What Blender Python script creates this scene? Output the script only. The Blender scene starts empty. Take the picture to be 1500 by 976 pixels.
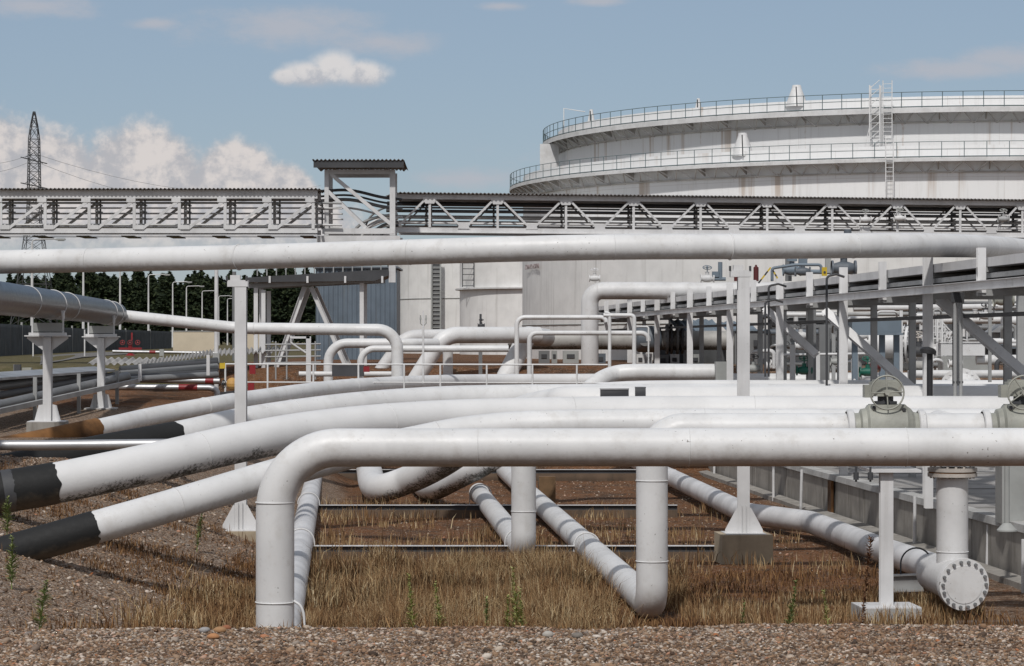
import bpy, math, random
import numpy as np
from mathutils import Vector as V, Matrix
random.seed(7)
C = bpy.context.scene.collection
F, H, HY = 3700.0, 5.3, 500.0          # lens (pixels of the 1500 px wide photo), eye height, horizon row
PI = math.pi
def W(px, py, Y):                       # surveyed point: direction from the camera and its real distance
    return V(((px-750)/F*Y, Y, H-(py-HY)/F*Y))
ZUP = V((0, 0, 1))
DU = V((-.0745, 1, 0)).normalized()     # site grid: away
DV = V((1, .0745, 0)).normalized()      # site grid: to the right

# ------------------------------------------------------------------ mesh builder
def frames(pts):
    n = len(pts); T = []
    for i in range(n):
        a = pts[max(i-1, 0)]; b = pts[min(i+1, n-1)]
        T.append((b-a).normalized())
    u = ZUP if abs(T[0].z) < .9 else V((1, 0, 0))
    N = (u - T[0]*u.dot(T[0])).normalized(); out = []
    for i in range(n):
        N = (N - T[i]*N.dot(T[i])).normalized()
        out.append((T[i], N, T[i].cross(N)))
    return out

class MB:
    def __init__(s): s.v = []; s.f = []; s.s = []
    def poly(s, vs, fs, sm=False):
        b = len(s.v); s.v += [V(x) for x in vs]
        for f in fs: s.f.append([b+i for i in f]); s.s.append(sm)
    def box(s, c, size, X=V((1, 0, 0)), Y=V((0, 1, 0)), Z=ZUP):
        c = V(c); a, b, d = size[0]/2, size[1]/2, size[2]/2
        vs = [c+X*(i*a)+Y*(j*b)+Z*(k*d) for k in (-1, 1) for j in (-1, 1) for i in (-1, 1)]
        s.poly(vs, [(0, 2, 3, 1), (4, 5, 7, 6), (0, 1, 5, 4), (2, 6, 7, 3), (0, 4, 6, 2), (1, 3, 7, 5)])
        return s
    def sbox(s, c, size): return s.box(c, size, DV, DU, ZUP)          # box on the site grid
    def beam(s, p0, p1, w, h, up=ZUP):
        p0 = V(p0); p1 = V(p1); d = (p1-p0); L = d.length; X = d.normalized()
        if abs(X.dot(up)) > .98: up = V((0, 1, 0))
        Y = up.cross(X).normalized(); Z = X.cross(Y)
        return s.box((p0+p1)/2, (L, w, h), X, Y, Z)
    def ibeam(s, p0, p1, w, h, t=.02, up=ZUP):
        p0 = V(p0); p1 = V(p1); X = (p1-p0).normalized()
        if abs(X.dot(up)) > .98: up = V((0, -1, 0))
        Y = up.cross(X).normalized(); Z = X.cross(Y)
        s.beam(p0+Z*(h/2-t/2), p1+Z*(h/2-t/2), w, t, up); s.beam(p0-Z*(h/2-t/2), p1-Z*(h/2-t/2), w, t, up)
        s.beam(p0, p1, t, h-2*t, up); return s
    def tube(s, pts, r, seg=20, caps=True, sm=True, jag=None, closed=False):
        pts = [V(p) for p in pts]; n = len(pts)
        rr = r if isinstance(r, (list, tuple)) else [r]*n
        fr = frames(pts); b = len(s.v)
        for i in range(n):
            T, N, B = fr[i]
            for k in range(seg):
                a = 2*PI*k/seg; p = pts[i]+(N*math.cos(a)+B*math.sin(a))*rr[i]
                if jag and i == n-1: p = p+T*jag[k % len(jag)]
                s.v.append(p)
        for i in range(n-1):
            for k in range(seg):
                k2 = (k+1) % seg
                s.f.append([b+i*seg+k, b+i*seg+k2, b+(i+1)*seg+k2, b+(i+1)*seg+k]); s.s.append(sm)
        if caps:
            for i, rev in ((0, 1), (n-1, 0)):
                ring = [s.v[b+i*seg+k].copy() for k in range(seg)]
                idx = list(range(seg)); s.poly(ring, [idx[::-1] if rev else idx])
        return s
    def cyl(s, p0, p1, r, seg=20, r1=None):
        return s.tube([p0, p1], [r, r if r1 is None else r1], seg)
    def lathe(s, c, ax, prof, seg=24, sm=True):            # prof: (distance along axis, radius)
        c = V(c); ax = V(ax).normalized()
        for (t0, r0), (t1, r1) in zip(prof[:-1], prof[1:]):
            fr = frames([c, c+ax]); T, N, B = fr[0]; b = len(s.v)
            for t, r in ((t0, r0), (t1, r1)):
                for k in range(seg):
                    a = 2*PI*k/seg; s.v.append(c+ax*t+(N*math.cos(a)+B*math.sin(a))*max(r, .0005))
            for k in range(seg):
                k2 = (k+1) % seg; s.f.append([b+k, b+k2, b+seg+k2, b+seg+k]); s.s.append(sm)
        return s
    def ring(s, c, ax, R, r, n=28, seg=6, a0=0, a1=2*PI, ref=None):
        c = V(c); T, N, B = frames([c, c+V(ax)])[0]
        if ref is not None:
            N = (V(ref)-T*V(ref).dot(T)).normalized(); B = T.cross(N)
        m = max(3, int(n*(a1-a0)/(2*PI)))
        pts = [c+(N*math.cos(a0+(a1-a0)*i/m)+B*math.sin(a0+(a1-a0)*i/m))*R for i in range(m+1)]
        return s.tube(pts, r, seg, caps=(a1-a0) < 6.2)
    def prism(s, pts, d):                                   # planar outline extruded by vector d
        pts = [V(p) for p in pts]; d = V(d); n = len(pts)
        s.poly(pts+[p+d for p in pts], [list(range(n))[::-1], [n+i for i in range(n)]]+[[i, (i+1) % n, n+(i+1) % n, n+i] for i in range(n)])
        return s
    def flange(s, c, ax, R, t=.05, bolts=12, br=.02, seg=28):
        c = V(c); ax = V(ax).normalized(); T, N, B = frames([c, c+ax])[0]
        s.cyl(c-ax*t/2, c+ax*t/2, R, seg)
        for k in range(bolts):
            a = 2*PI*k/bolts; p = c+(N*math.cos(a)+B*math.sin(a))*(R*.87)
            s.cyl(p-ax*(t/2+.03), p+ax*(t/2+.03), br, 6)
        return s
    def build(s, name, m, parent=None, loc=None):
        co = s.v
        if loc is None:
            if parent is not None: loc = V((0, 0, 0)); off = parent.matrix_world.translation if False else world_loc(parent)
            else:
                a = np.array([tuple(p) for p in co]); loc = V(((a[:, 0].min()+a[:, 0].max())/2, (a[:, 1].min()+a[:, 1].max())/2, a[:, 2].min())); off = loc
        else: off = loc
        me = bpy.data.meshes.new(name)
        me.from_pydata([tuple(p-off) for p in co], [], s.f)
        me.polygons.foreach_set('use_smooth', s.s); me.materials.append(m); me.update()
        o = bpy.data.objects.new(name, me); C.objects.link(o)
        if parent is not None: o.parent = parent
        else: o.location = loc
        return o
def world_loc(o):
    p = V((0, 0, 0))
    while o is not None: p += o.location; o = o.parent
    return p
def tag(o, label=None, cat=None, group=None, kind=None):
    if label: o['label'] = label
    if cat: o['category'] = cat
    if group: o['group'] = group
    if kind: o['kind'] = kind
    return o
def thing(name, label, cat, loc=(0, 0, 0), group=None, rz=0):
    o = bpy.data.objects.new(name, None); C.objects.link(o); o.location = V(loc); o.rotation_euler = (0, 0, rz)
    o.empty_display_size = .2
    return tag(o, label, cat, group)
def dup(root, loc, rz=None, label=None, group=None, scale=None):
    r = root.copy(); C.objects.link(r); r.location = V(loc)
    if rz is not None: r.rotation_euler = (0, 0, rz)
    if scale: r.scale = (scale,)*3 if not isinstance(scale, tuple) else scale
    if label: r['label'] = label
    if group: r['group'] = group
    for ch in list(root.children):
        c = ch.copy(); C.objects.link(c); c.parent = r
        for g in list(ch.children):
            d = g.copy(); C.objects.link(d); d.parent = c
    return r
def catmull(pts, n=8):
    pts = [V(p) for p in pts]; P = [pts[0]*2-pts[1]]+pts+[pts[-1]*2-pts[-2]]; out = []
    for i in range(1, len(P)-2):
        for k in range(n):
            t = k/n; a, b, c, d = P[i-1:i+3]
            out.append(.5*((2*b)+(c-a)*t+(2*a-5*b+4*c-d)*t*t+(-a+3*b-3*c+d)*t**3))
    out.append(pts[-1]); return out
def fillet(pts, R, n=8):
    pts = [V(p) for p in pts]; out = [pts[0]]
    for i in range(1, len(pts)-1):
        a, b, c = pts[i-1:i+2]; d0 = (a-b).normalized(); d1 = (c-b).normalized()
        ang = d0.angle(d1)
        if ang > 3.1: out.append(b); continue
        r = R[i-1] if isinstance(R, (list, tuple)) else R
        t = min(r/math.tan(ang/2), (a-b).length*.49 if i > 1 else (a-b).length*.95, (c-b).length*.49 if i < len(pts)-2 else (c-b).length*.95)
        r = t*math.tan(ang/2); bis = (d0+d1).normalized(); cen = b+bis*(r/math.sin(ang/2))
        s0 = b+d0*t-cen; s1 = b+d1*t-cen; tot = s0.angle(s1)
        for k in range(n+1):
            f = k/n; out.append(cen+(s0*math.sin((1-f)*tot)+s1*math.sin(f*tot))/math.sin(tot))
    out.append(pts[-1]); return out

# ------------------------------------------------------------------ materials
def nd(nt, t, **k):
    n = nt.nodes.new(t)
    for a, b in k.items():
        if a == 'inp':
            for i, x in b.items(): n.inputs[i].default_value = x
        else: setattr(n, a, b)
    return n
def mix(nt, fac, a, b, mode='MIX'):
    m = nt.nodes.new('ShaderNodeMix'); m.data_type = 'RGBA'; m.blend_type = mode; m.clamp_factor = True
    for sock, x in ((m.inputs[0], fac), (m.inputs[6], a), (m.inputs[7], b)):
        if isinstance(x, (int, float)): sock.default_value = x
        elif isinstance(x, (tuple, list)): sock.default_value = tuple(x)+((1,) if len(x) == 3 else ())
        else: nt.links.new(x, sock)
    return m.outputs[2]
def mth(nt, op, a, b=None, c=None, clamp=False):
    m = nt.nodes.new('ShaderNodeMath'); m.operation = op; m.use_clamp = clamp
    for i, x in enumerate((a, b, c)):
        if x is None: continue
        if isinstance(x, (int, float)): m.inputs[i].default_value = x
        else: nt.links.new(x, m.inputs[i])
    return m.outputs[0]
def smooth(nt, x, a, b, lo=0., hi=1.):
    m = nt.nodes.new('ShaderNodeMapRange'); m.interpolation_type = 'SMOOTHSTEP'
    nt.links.new(x, m.inputs[0]); m.inputs[1].default_value = a; m.inputs[2].default_value = b; m.inputs[3].default_value = lo; m.inputs[4].default_value = hi
    return m.outputs[0]
def noise(nt, vec, scale, detail=4, rough=.55, stretch=None, dist=0):
    if stretch:
        mp = nd(nt, 'ShaderNodeMapping'); mp.inputs['Scale'].default_value = stretch; nt.links.new(vec, mp.inputs[0]); vec = mp.outputs[0]
    n = nd(nt, 'ShaderNodeTexNoise'); n.inputs['Scale'].default_value = scale; n.inputs['Detail'].default_value = detail
    n.inputs['Roughness'].default_value = rough; n.inputs['Distortion'].default_value = dist
    nt.links.new(vec, n.inputs['Vector']); return n.outputs[0]
def new_mat(name):
    m = bpy.data.materials.new(name); m.use_nodes = True; nt = m.node_tree
    p = nt.nodes['Principled BSDF']; tc = nd(nt, 'ShaderNodeTexCoord'); gi = nd(nt, 'ShaderNodeNewGeometry')
    return m, nt, p, gi.outputs['Position'], gi
def paint(name, col, rough=.45, metal=0., var=.06, grime=.25, grimecol=(.18, .16, .13), rust=0., algae=0., streak=0., bump=.02, spec=.5, scale=1., chips=0.):
    m, nt, p, pos, gi = new_mat(name)
    c = mix(nt, 1, col, tuple(x*(1-var*2.2) for x in col)); L = nt.links
    n1 = noise(nt, pos, .8*scale, 5); c = mix(nt, smooth(nt, n1, .35, .7), col, tuple(x*(1-var*2.2) for x in col))
    if chips: nd_ = noise(nt, pos, 2.3, 7, .7); c = mix(nt, smooth(nt, nd_, .5, .72, 0, .3), c, (.42, .39, .35))
    n2 = noise(nt, pos, 9*scale, 6, .65); c = mix(nt, smooth(nt, n2, .58, .8, 0, grime), c, grimecol)
    if streak:
        n3 = noise(nt, pos, 1.2*scale, 5, .6, (2.2, 2.2, .12)); c = mix(nt, smooth(nt, n3, .52, .75, 0, streak), c, grimecol)
    sep = nd(nt, 'ShaderNodeSeparateXYZ'); L.new(gi.outputs['Normal'], sep.inputs[0])
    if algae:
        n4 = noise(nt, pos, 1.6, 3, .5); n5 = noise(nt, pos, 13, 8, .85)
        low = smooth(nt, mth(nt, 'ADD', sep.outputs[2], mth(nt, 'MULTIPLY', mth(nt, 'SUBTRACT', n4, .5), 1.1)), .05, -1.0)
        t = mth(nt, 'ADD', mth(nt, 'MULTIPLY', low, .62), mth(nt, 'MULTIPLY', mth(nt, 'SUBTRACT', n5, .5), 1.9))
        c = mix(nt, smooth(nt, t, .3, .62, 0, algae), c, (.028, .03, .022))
    else:   # underside film: dust, with the shade of the pipe bottom painted in
        n5 = noise(nt, pos, 5, 5, .7)
        low = smooth(nt, mth(nt, 'ADD', sep.outputs[2], mth(nt, 'MULTIPLY', mth(nt, 'SUBTRACT', n5, .5), .9)), -.15, -.95)
        c = mix(nt, mth(nt, 'MULTIPLY', low, .5), c, (.2, .15, .1))
    if chips:
        n8 = noise(nt, pos, 17, 3, .5); n9 = noise(nt, pos, 1.3, 3, .5)
        c = mix(nt, smooth(nt, mth(nt, 'ADD', n8, mth(nt, 'MULTIPLY', n9, .25)), .855, .875, 0, chips), c, (.1, .085, .07))
    if rust:
        n6 = noise(nt, pos, 3.5*scale, 6, .7, (1.5, 1.5, .35)); c = mix(nt, smooth(nt, n6, .62, .72, 0, rust), c, (.16, .055, .02))
    L.new(c, p.inputs['Base Color'])
    rn = mth(nt, 'ADD', mth(nt, 'MULTIPLY', n2, .25), rough-.1, clamp=True); L.new(rn, p.inputs['Roughness'])
    p.inputs['Metallic'].default_value = metal; p.inputs['Specular IOR Level'].default_value = spec
    if bump:
        b = nd(nt, 'ShaderNodeBump'); b.inputs['Strength'].default_value = .35; b.inputs['Distance'].default_value = bump
        n7 = noise(nt, pos, 14*scale, 4); L.new(n7, b.inputs['Height']); L.new(b.outputs[0], p.inputs['Normal'])
    return m
M = {}
M['white'] = paint('white_pipe_paint', (.725, .727, .728), .42, var=.06, grime=.26, bump=.006, chips=.8, streak=.1)
M['white2'] = paint('white_pipe_paint_dull', (.68, .68, .682), .5, var=.08, grime=.3, chips=.6, streak=.12, bump=.008)
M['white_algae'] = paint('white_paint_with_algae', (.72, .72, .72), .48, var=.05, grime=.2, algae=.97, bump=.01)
M['mottled'] = paint('white_paint_shadow_mottle', (.67, .67, .68), .5, var=.12, grime=.75, grimecol=(.3, .31, .34), bump=.01)  # grey mottling paints grass shadows into the floor pipe colour
M['steel'] = paint('white_steelwork', (.68, .68, .685), .5, var=.08, grime=.3, streak=.2, rust=.1, bump=.004)
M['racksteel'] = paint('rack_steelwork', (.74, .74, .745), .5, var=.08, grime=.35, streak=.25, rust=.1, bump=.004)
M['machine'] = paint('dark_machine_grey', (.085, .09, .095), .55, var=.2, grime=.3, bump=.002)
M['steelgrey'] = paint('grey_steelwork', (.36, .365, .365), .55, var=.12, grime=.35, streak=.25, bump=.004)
M['galv'] = paint('galvanised_steel', (.42, .43, .44), .45, .55, var=.15, grime=.3, bump=.003)
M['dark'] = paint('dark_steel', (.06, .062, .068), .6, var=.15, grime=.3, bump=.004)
M['blackcoat'] = paint('black_bitumen_wrap', (.009, .0095, .01), .7, var=.2, grime=.35, grimecol=(.05, .045, .04), bump=.02)
M['rusty'] = paint('rusty_bare_pipe', (.27, .125, .04), .9, var=.35, grime=.9, grimecol=(.07, .04, .018), rust=.6, bump=.03)
M['rustflange'] = paint('rust_stained_flange', (.5, .46, .42), .6, var=.15, grime=.6, rust=1., bump=.01, scale=3)
M['silver'] = paint('aluminium_cladding', (.5, .5, .51), .45, .75, var=.08, grime=.25, bump=.004)
M['cladding'] = paint('dark_aluminium_cladding', (.045, .052, .066), .3, .3, var=.1, grime=.05, bump=.004)
M['tank'] = paint('tank_shell_paint', (.8, .795, .78), .5, var=.05, grime=.12, streak=.28, rust=.0, bump=0)
M['tankdirty'] = paint('tank_underside', (.62, .6, .57), .6, var=.2, grime=.4, rust=.35, bump=0, scale=.5)
M['railgreen'] = paint('green_grey_railing', (.1, .15, .165), .5, var=.1, grime=.1, bump=0)
M['bluegrey'] = paint('blue_grey_paint', (.17, .215, .26), .5, var=.1, grime=.25, bump=.003)
M['bluedark'] = paint('blue_grey_dark', (.12, .14, .165), .5, var=.1, grime=.2, bump=.003)
M['greengrey'] = paint('green_grey_valve', (.38, .385, .34), .5, var=.15, grime=.45, rust=.3, bump=.01, scale=2)
M['greybox'] = paint('grey_cabinet', (.2, .205, .21), .5, var=.1, grime=.3, bump=.002)
M['greybox2'] = paint('light_grey_cabinet', (.36, .37, .36), .5, var=.1, grime=.3, bump=.002)
M['beigepipe'] = paint('sooty_grey_pipe', (.42, .41, .39), .55, var=.2, grime=.6, grimecol=(.06, .055, .05), algae=.8, bump=.01)
M['red'] = paint('red_paint', (.25, .015, .02), .45, var=.1, grime=.2, bump=0)
M['darkred'] = paint('dark_red_paint', (.12, .02, .02), .5, var=.1, grime=.2, bump=0)
M['blue'] = paint('blue_paint', (.03, .1, .28), .45, var=.1, grime=.2, bump=0)
M['green'] = paint('green_paint', (.01, .13, .09), .45, var=.1, grime=.2, bump=0)
M['yellow'] = paint('yellow_paint', (.6, .42, .03), .45, var=.1, grime=.2, bump=0)
M['orange'] = paint('pale_orange_paint', (.6, .34, .1), .45, var=.1, grime=.2, bump=0)
M['cream'] = paint('cream_render', (.6, .52, .4), .85, var=.04, grime=.1, streak=.1, bump=0)
M['cable'] = paint('black_cable', (.025, .025, .028), .55, var=.1, grime=.1, bump=0)
M['tealcable'] = paint('teal_cable', (.05, .25, .26), .55, var=.1, grime=.1, bump=0)
M['roof'] = paint('weathered_corrugated_roof', (.2, .19, .185), .8, var=.2, grime=.5, bump=.01)
M['roof2'] = paint('pale_corrugated_sheet', (.4, .39, .38), .7, var=.2, grime=.5, bump=.0)
M['bluesheet'] = paint('blue_corrugated_sheet', (.15, .19, .235), .5, var=.1, grime=.2, streak=.3, bump=0)
M['bluefence'] = paint('dark_blue_fence_sheet', (.06, .075, .09), .6, var=.2, grime=.2, streak=.3, bump=0)
M['wood'] = paint('weathered_timber', (.2, .12, .06), .85, var=.2, grime=.4, bump=.01, scale=2)
M['bark'] = paint('pine_bark', (.09, .06, .045), .9, var=.2, grime=.4, bump=.0)
M['glass'] = paint('lamp_glass', (.5, .5, .5), .15, var=.02, grime=.1, bump=0)

def concrete(name, col, stain=.5):
    m, nt, p, pos, gi = new_mat(name); L = nt.links
    n1 = noise(nt, pos, 1.1, 6, .6); n2 = noise(nt, pos, 22, 5, .7); n3 = noise(nt, pos, 1.4, 5, .6, (2.5, 2.5, .4))
    c = mix(nt, smooth(nt, n1, .3, .7), col, tuple(x*.68 for x in col))
    c = mix(nt, smooth(nt, n2, .5, .8, 0, .4), c, tuple(x*.5 for x in col))
    c = mix(nt, smooth(nt, n3, .5, .72, 0, stain), c, (.07, .055, .04))
    L.new(c, p.inputs['Base Color']); p.inputs['Roughness'].default_value = .9
    b = nd(nt, 'ShaderNodeBump'); b.inputs['Strength'].default_value = .5; b.inputs['Distance'].default_value = .01
    L.new(n2, b.inputs['Height']); L.new(b.outputs[0], p.inputs['Normal']); return m
M['concrete'] = concrete('weathered_concrete', (.36, .34, .31))
M['concretecap'] = concrete('pale_concrete_coping', (.5, .5, .49), .25)
M['concretetan'] = concrete('tan_concrete_block', (.52, .43, .31), .3)
M['kerb'] = concrete('mossy_brown_concrete', (.16, .11, .075), .7)
M['slab'] = concrete('concrete_slab', (.38, .37, .36), .3)
M['asphalt'] = concrete('old_asphalt_road', (.17, .16, .15), .1)

def ramp(nt, fac, stops):
    r = nd(nt, 'ShaderNodeValToRGB'); e = r.color_ramp.elements
    while len(e) < len(stops): e.new(.5)
    for i, (t, c) in enumerate(stops): e[i].position = t; e[i].color = tuple(c)+(1,)
    if fac is not None: nt.links.new(fac, r.inputs[0])
    return r.outputs[0]
STONE = [(0, (.045, .03, .02)), (.2, (.115, .07, .043)), (.42, (.25, .155, .09)), (.6, (.37, .25, .16)), (.74, (.21, .18, .16)), (.86, (.47, .39, .31)), (.95, (.62, .56, .5)), (1, (.42, .16, .06))]
def stone_mat(name, stops=STONE):
    m, nt, p, pos, gi = new_mat(name); L = nt.links
    c = ramp(nt, gi.outputs['Random Per Island'], stops)
    c = mix(nt, smooth(nt, noise(nt, pos, .7, 5, .65), .45, .68, 0, .75), c, (.7, .54, .42), 'MULTIPLY')
    n2 = noise(nt, pos, 60, 4, .7); c = mix(nt, smooth(nt, n2, .4, .8, 0, .35), c, (.14, .1, .07))
    L.new(c, p.inputs['Base Color']); p.inputs['Roughness'].default_value = .85; return m
M['stones'] = stone_mat('mixed_gravel_stones')
def ground_mat():
    m, nt, p, pos, gi = new_mat('ground_gravel_and_earth'); L = nt.links
    at = nd(nt, 'ShaderNodeAttribute'); at.attribute_name = 'gravel'; ga = at.outputs['Fac']
    at2 = nd(nt, 'ShaderNodeAttribute'); at2.attribute_name = 'turf'; tu = at2.outputs['Fac']
    def vor(scale, f='F1'):
        v = nd(nt, 'ShaderNodeTexVoronoi'); v.feature = f; v.inputs['Scale'].default_value = scale; L.new(pos, v.inputs['Vector']); return v
    v1 = vor(24); v2 = vor(55)
    s1 = nd(nt, 'ShaderNodeSeparateColor'); L.new(v1.outputs['Color'], s1.inputs[0])
    s2 = nd(nt, 'ShaderNodeSeparateColor'); L.new(v2.outputs['Color'], s2.inputs[0])
    c1 = ramp(nt, s1.outputs[0], STONE); c2 = ramp(nt, s2.outputs[0], STONE)
    cg = mix(nt, .45, c1, c2)
    cg = mix(nt, smooth(nt, v1.outputs['Distance'], .45, .8, 0, .8), cg, (.06, .04, .028))
    nb = noise(nt, pos, .5, 5, .6); n3 = noise(nt, pos, 3, 6, .7); n4 = noise(nt, pos, 30, 4, .7)
    ce = ramp(nt, mth(nt, 'ADD', mth(nt, 'MULTIPLY', nb, .5), mth(nt, 'MULTIPLY', n3, .5)), [(.3, (.03, .018, .011)), (.44, (.075, .038, .02)), (.54, (.17, .072, .028)), (.62, (.1, .054, .03)), (.78, (.2, .125, .072))])
    ce = mix(nt, smooth(nt, n4, .55, .75, 0, .6), ce, (.3, .22, .15))
    ce = mix(nt, smooth(nt, s1.outputs[1], .72, .85, 0, .55), ce, c2)
    c = mix(nt, smooth(nt, mth(nt, 'ADD', ga, mth(nt, 'MULTIPLY', mth(nt, 'SUBTRACT', n3, .5), 1.2)), .35, .65), ce, cg)
    ct = ramp(nt, n3, [(.3, (.06, .06, .022)), (.5, (.11, .095, .045)), (.7, (.19, .15, .09))])
    c = mix(nt, smooth(nt, mth(nt, 'ADD', tu, mth(nt, 'MULTIPLY', mth(nt, 'SUBTRACT', nb, .5), 1.)), .4, .6), c, ct)
    L.new(c, p.inputs['Base Color']); p.inputs['Roughness'].default_value = .95; p.inputs['Specular IOR Level'].default_value = .2
    b = nd(nt, 'ShaderNodeBump'); b.inputs['Strength'].default_value = .9; b.inputs['Distance'].default_value = .03
    hh = mth(nt, 'ADD', mth(nt, 'MULTIPLY', v1.outputs['Distance'], -1.), n3); L.new(hh, b.inputs['Height']); L.new(b.outputs[0], p.inputs['Normal'])
    return m
M['ground'] = ground_mat()
def blade_mat(name, stops, tint=None):
    m, nt, p, pos, gi = new_mat(name)
    c = ramp(nt, gi.outputs['Random Per Island'], stops)
    if tint: c = mix(nt, smooth(nt, noise(nt, pos, .9, 4, .6), .42, .62, 0, .65), c, tint, 'MULTIPLY')
    nt.links.new(c, p.inputs['Base Color']); p.inputs['Roughness'].default_value = .8
    p.inputs['Specular IOR Level'].default_value = .2
    return m
M['straw'] = blade_mat('dry_straw', [(0, (.085, .05, .026)), (.3, (.19, .11, .052)), (.6, (.33, .215, .11)), (.85, (.46, .345, .19)), (1, (.6, .5, .33))], (.55, .38, .28))
M['understraw'] = blade_mat('red_brown_undergrowth', [(0, (.05, .028, .016)), (.4, (.12, .06, .028)), (.8, (.2, .105, .045)), (1, (.3, .18, .08))])
M['weed'] = blade_mat('horseweed_leaves', [(0, (.2, .21, .06)), (.5, (.33, .35, .12)), (1, (.46, .46, .2))])
M['weedgreen'] = blade_mat('green_weed_leaves', [(0, (.12, .15, .05)), (.5, (.21, .26, .09)), (1, (.32, .35, .15))])
M['weedbrown'] = blade_mat('dead_weed_leaves', [(0, (.09, .045, .025)), (.5, (.17, .085, .045)), (1, (.26, .15, .085))])

M['needles'] = blade_mat('pine_needles', [(0, (.012, .02, .01)), (.6, (.022, .034, .016)), (1, (.05, .065, .028))])
# ------------------------------------------------------------------ camera, sky, sun
cam = bpy.data.cameras.new('camera'); co_ = bpy.data.objects.new('camera', cam); C.objects.link(co_)
cam.sensor_width = 36; cam.lens = F*36/1500; cam.shift_y = 12/1500; cam.clip_end = 6000; cam.clip_start = .5
co_.location = (0, 0, H); co_.rotation_euler = (PI/2, 0, 0); bpy.context.scene.camera = co_
sc = bpy.context.scene
sc.view_settings.view_transform = 'Standard'; sc.view_settings.look = 'None'; sc.view_settings.gamma = 1; sc.view_settings.use_curve_mapping = False
sc.view_settings.exposure = EXPO = -.25
SUNV = V((-.17, -.82, .95)).normalized()
sl = bpy.data.lights.new('sun', 'SUN'); sl.energy = 3.0; sl.angle = math.radians(2); sl.color = (1, .968, .925)
so = bpy.data.objects.new('sun', sl); C.objects.link(so); so.rotation_euler = (-SUNV).to_track_quat('-Z', 'Y').to_euler(); so.location = (0, 0, 60)
w = bpy.data.worlds.new('World'); sc.world = w; w.use_nodes = True; nt = w.node_tree; L = nt.links
bg = nt.nodes['Background']; sky = nd(nt, 'ShaderNodeTexSky'); sky.sky_type = 'NISHITA'; sky.sun_disc = False
sky.sun_elevation = math.asin(SUNV.z); sky.sun_rotation = math.atan2(SUNV.x, SUNV.y) % (2*PI)
sky.altitude = 200; sky.air_density = 1.0; sky.dust_density = .6; sky.ozone_density = 2.5
tc = nd(nt, 'ShaderNodeTexCoord'); sp = nd(nt, 'ShaderNodeSeparateXYZ'); L.new(tc.outputs['Generated'], sp.inputs[0])
X_, Y_, Z_ = sp.outputs
az = mth(nt, 'ARCTAN2', X_, Y_); hor = mth(nt, 'SQRT', mth(nt, 'ADD', mth(nt, 'MULTIPLY', X_, X_), mth(nt, 'MULTIPLY', Y_, Y_)))
el = mth(nt, 'ARCTAN2', Z_, hor)
cmb = nd(nt, 'ShaderNodeCombineXYZ'); L.new(az, cmb.inputs[0]); L.new(el, cmb.inputs[1]); uv = cmb.outputs[0]
def blobs(lst):
    acc = None
    for (px, py, rx, ry) in lst:
        a = mth(nt, 'DIVIDE', mth(nt, 'SUBTRACT', az, (px-750)/F), rx/F); b = mth(nt, 'DIVIDE', mth(nt, 'SUBTRACT', el, (500-py)/F), ry/F)
        d = mth(nt, 'SUBTRACT', 1., mth(nt, 'SQRT', mth(nt, 'ADD', mth(nt, 'MULTIPLY', a, a), mth(nt, 'MULTIPLY', b, b))))
        acc = d if acc is None else mth(nt, 'SMOOTH_MAX', acc, d, .12)
    return acc
n_big = noise(nt, uv, 60, 7, .6, dist=.2); n_fine = noise(nt, uv, 190, 6, .6)
tex = mth(nt, 'ADD', mth(nt, 'MULTIPLY', mth(nt, 'SUBTRACT', n_big, .5), 1.5), mth(nt, 'MULTIPLY', mth(nt, 'SUBTRACT', n_fine, .5), .6))
bank = blobs([(-70, 330, 200, 160), (60, 330, 130, 130), (210, 320, 110, 125), (345, 310, 75, 95), (415, 300, 50, 55), (270, 335, 250, 60)])
puff = blobs([(455, 112, 52, 22), (490, 102, 42, 30), (530, 110, 46, 24), (422, 115, 26, 15)])
wisp = blobs([(420, 45, 180, 40), (560, 65, 110, 26), (230, 42, 50, 12), (1480, 95, 110, 26), (1400, 110, 160, 20), (60, 20, 120, 25), (1150, 240, 420, 60), (735, 12, 60, 10), (880, 5, 60, 10), (700, 262, 120, 22)])
m_bank = mth(nt, 'MULTIPLY', smooth(nt, mth(nt, 'ADD', bank, mth(nt, 'MULTIPLY', tex, .34)), -.2, .08), smooth(nt, el, (500-400)/F, (500-330)/F))
m_puff = smooth(nt, mth(nt, 'ADD', puff, mth(nt, 'MULTIPLY', tex, .45)), -.1, .6)
n_w = noise(nt, uv, 40, 6, .65, (1, 2.2, 1)); m_wisp = smooth(nt, mth(nt, 'ADD', wisp, mth(nt, 'MULTIPLY', mth(nt, 'SUBTRACT', n_w, .5), 1.6)), .0, .95, 0, .75)
# unseen cloud cover outside the view, added as neutral fill light
n_all = noise(nt, tc.outputs['Generated'], 3.5, 6, .55, (1, 1, 3)); m_all = smooth(nt, n_all, .36, .56, 0, .92)
away = smooth(nt, mth(nt, 'ABSOLUTE', az), .26, .45); m_all = mth(nt, 'MULTIPLY', m_all, away)
lp = smooth(nt, n_fine, .3, .75); shade = smooth(nt, mth(nt, 'ADD', n_big, mth(nt, 'MULTIPLY', mth(nt, 'SUBTRACT', n_fine, .5), .8)), .34, .66)
ccol = mix(nt, shade, (4.9, 4.85, 5.1), (7.4, 6.85, 6.6))
skyc = mix(nt, 1., sky.outputs[0], (.95, .94, .93), 'MULTIPLY')
band = nd(nt, 'ShaderNodeMix'); band.data_type = 'RGBA'; band.inputs[0].default_value = SKYMIX = .62
L.new(skyc, band.inputs[6]); band.inputs[7].default_value = (3.0, 3.75, 4.85, 1)
s0 = band.outputs[2]
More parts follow.
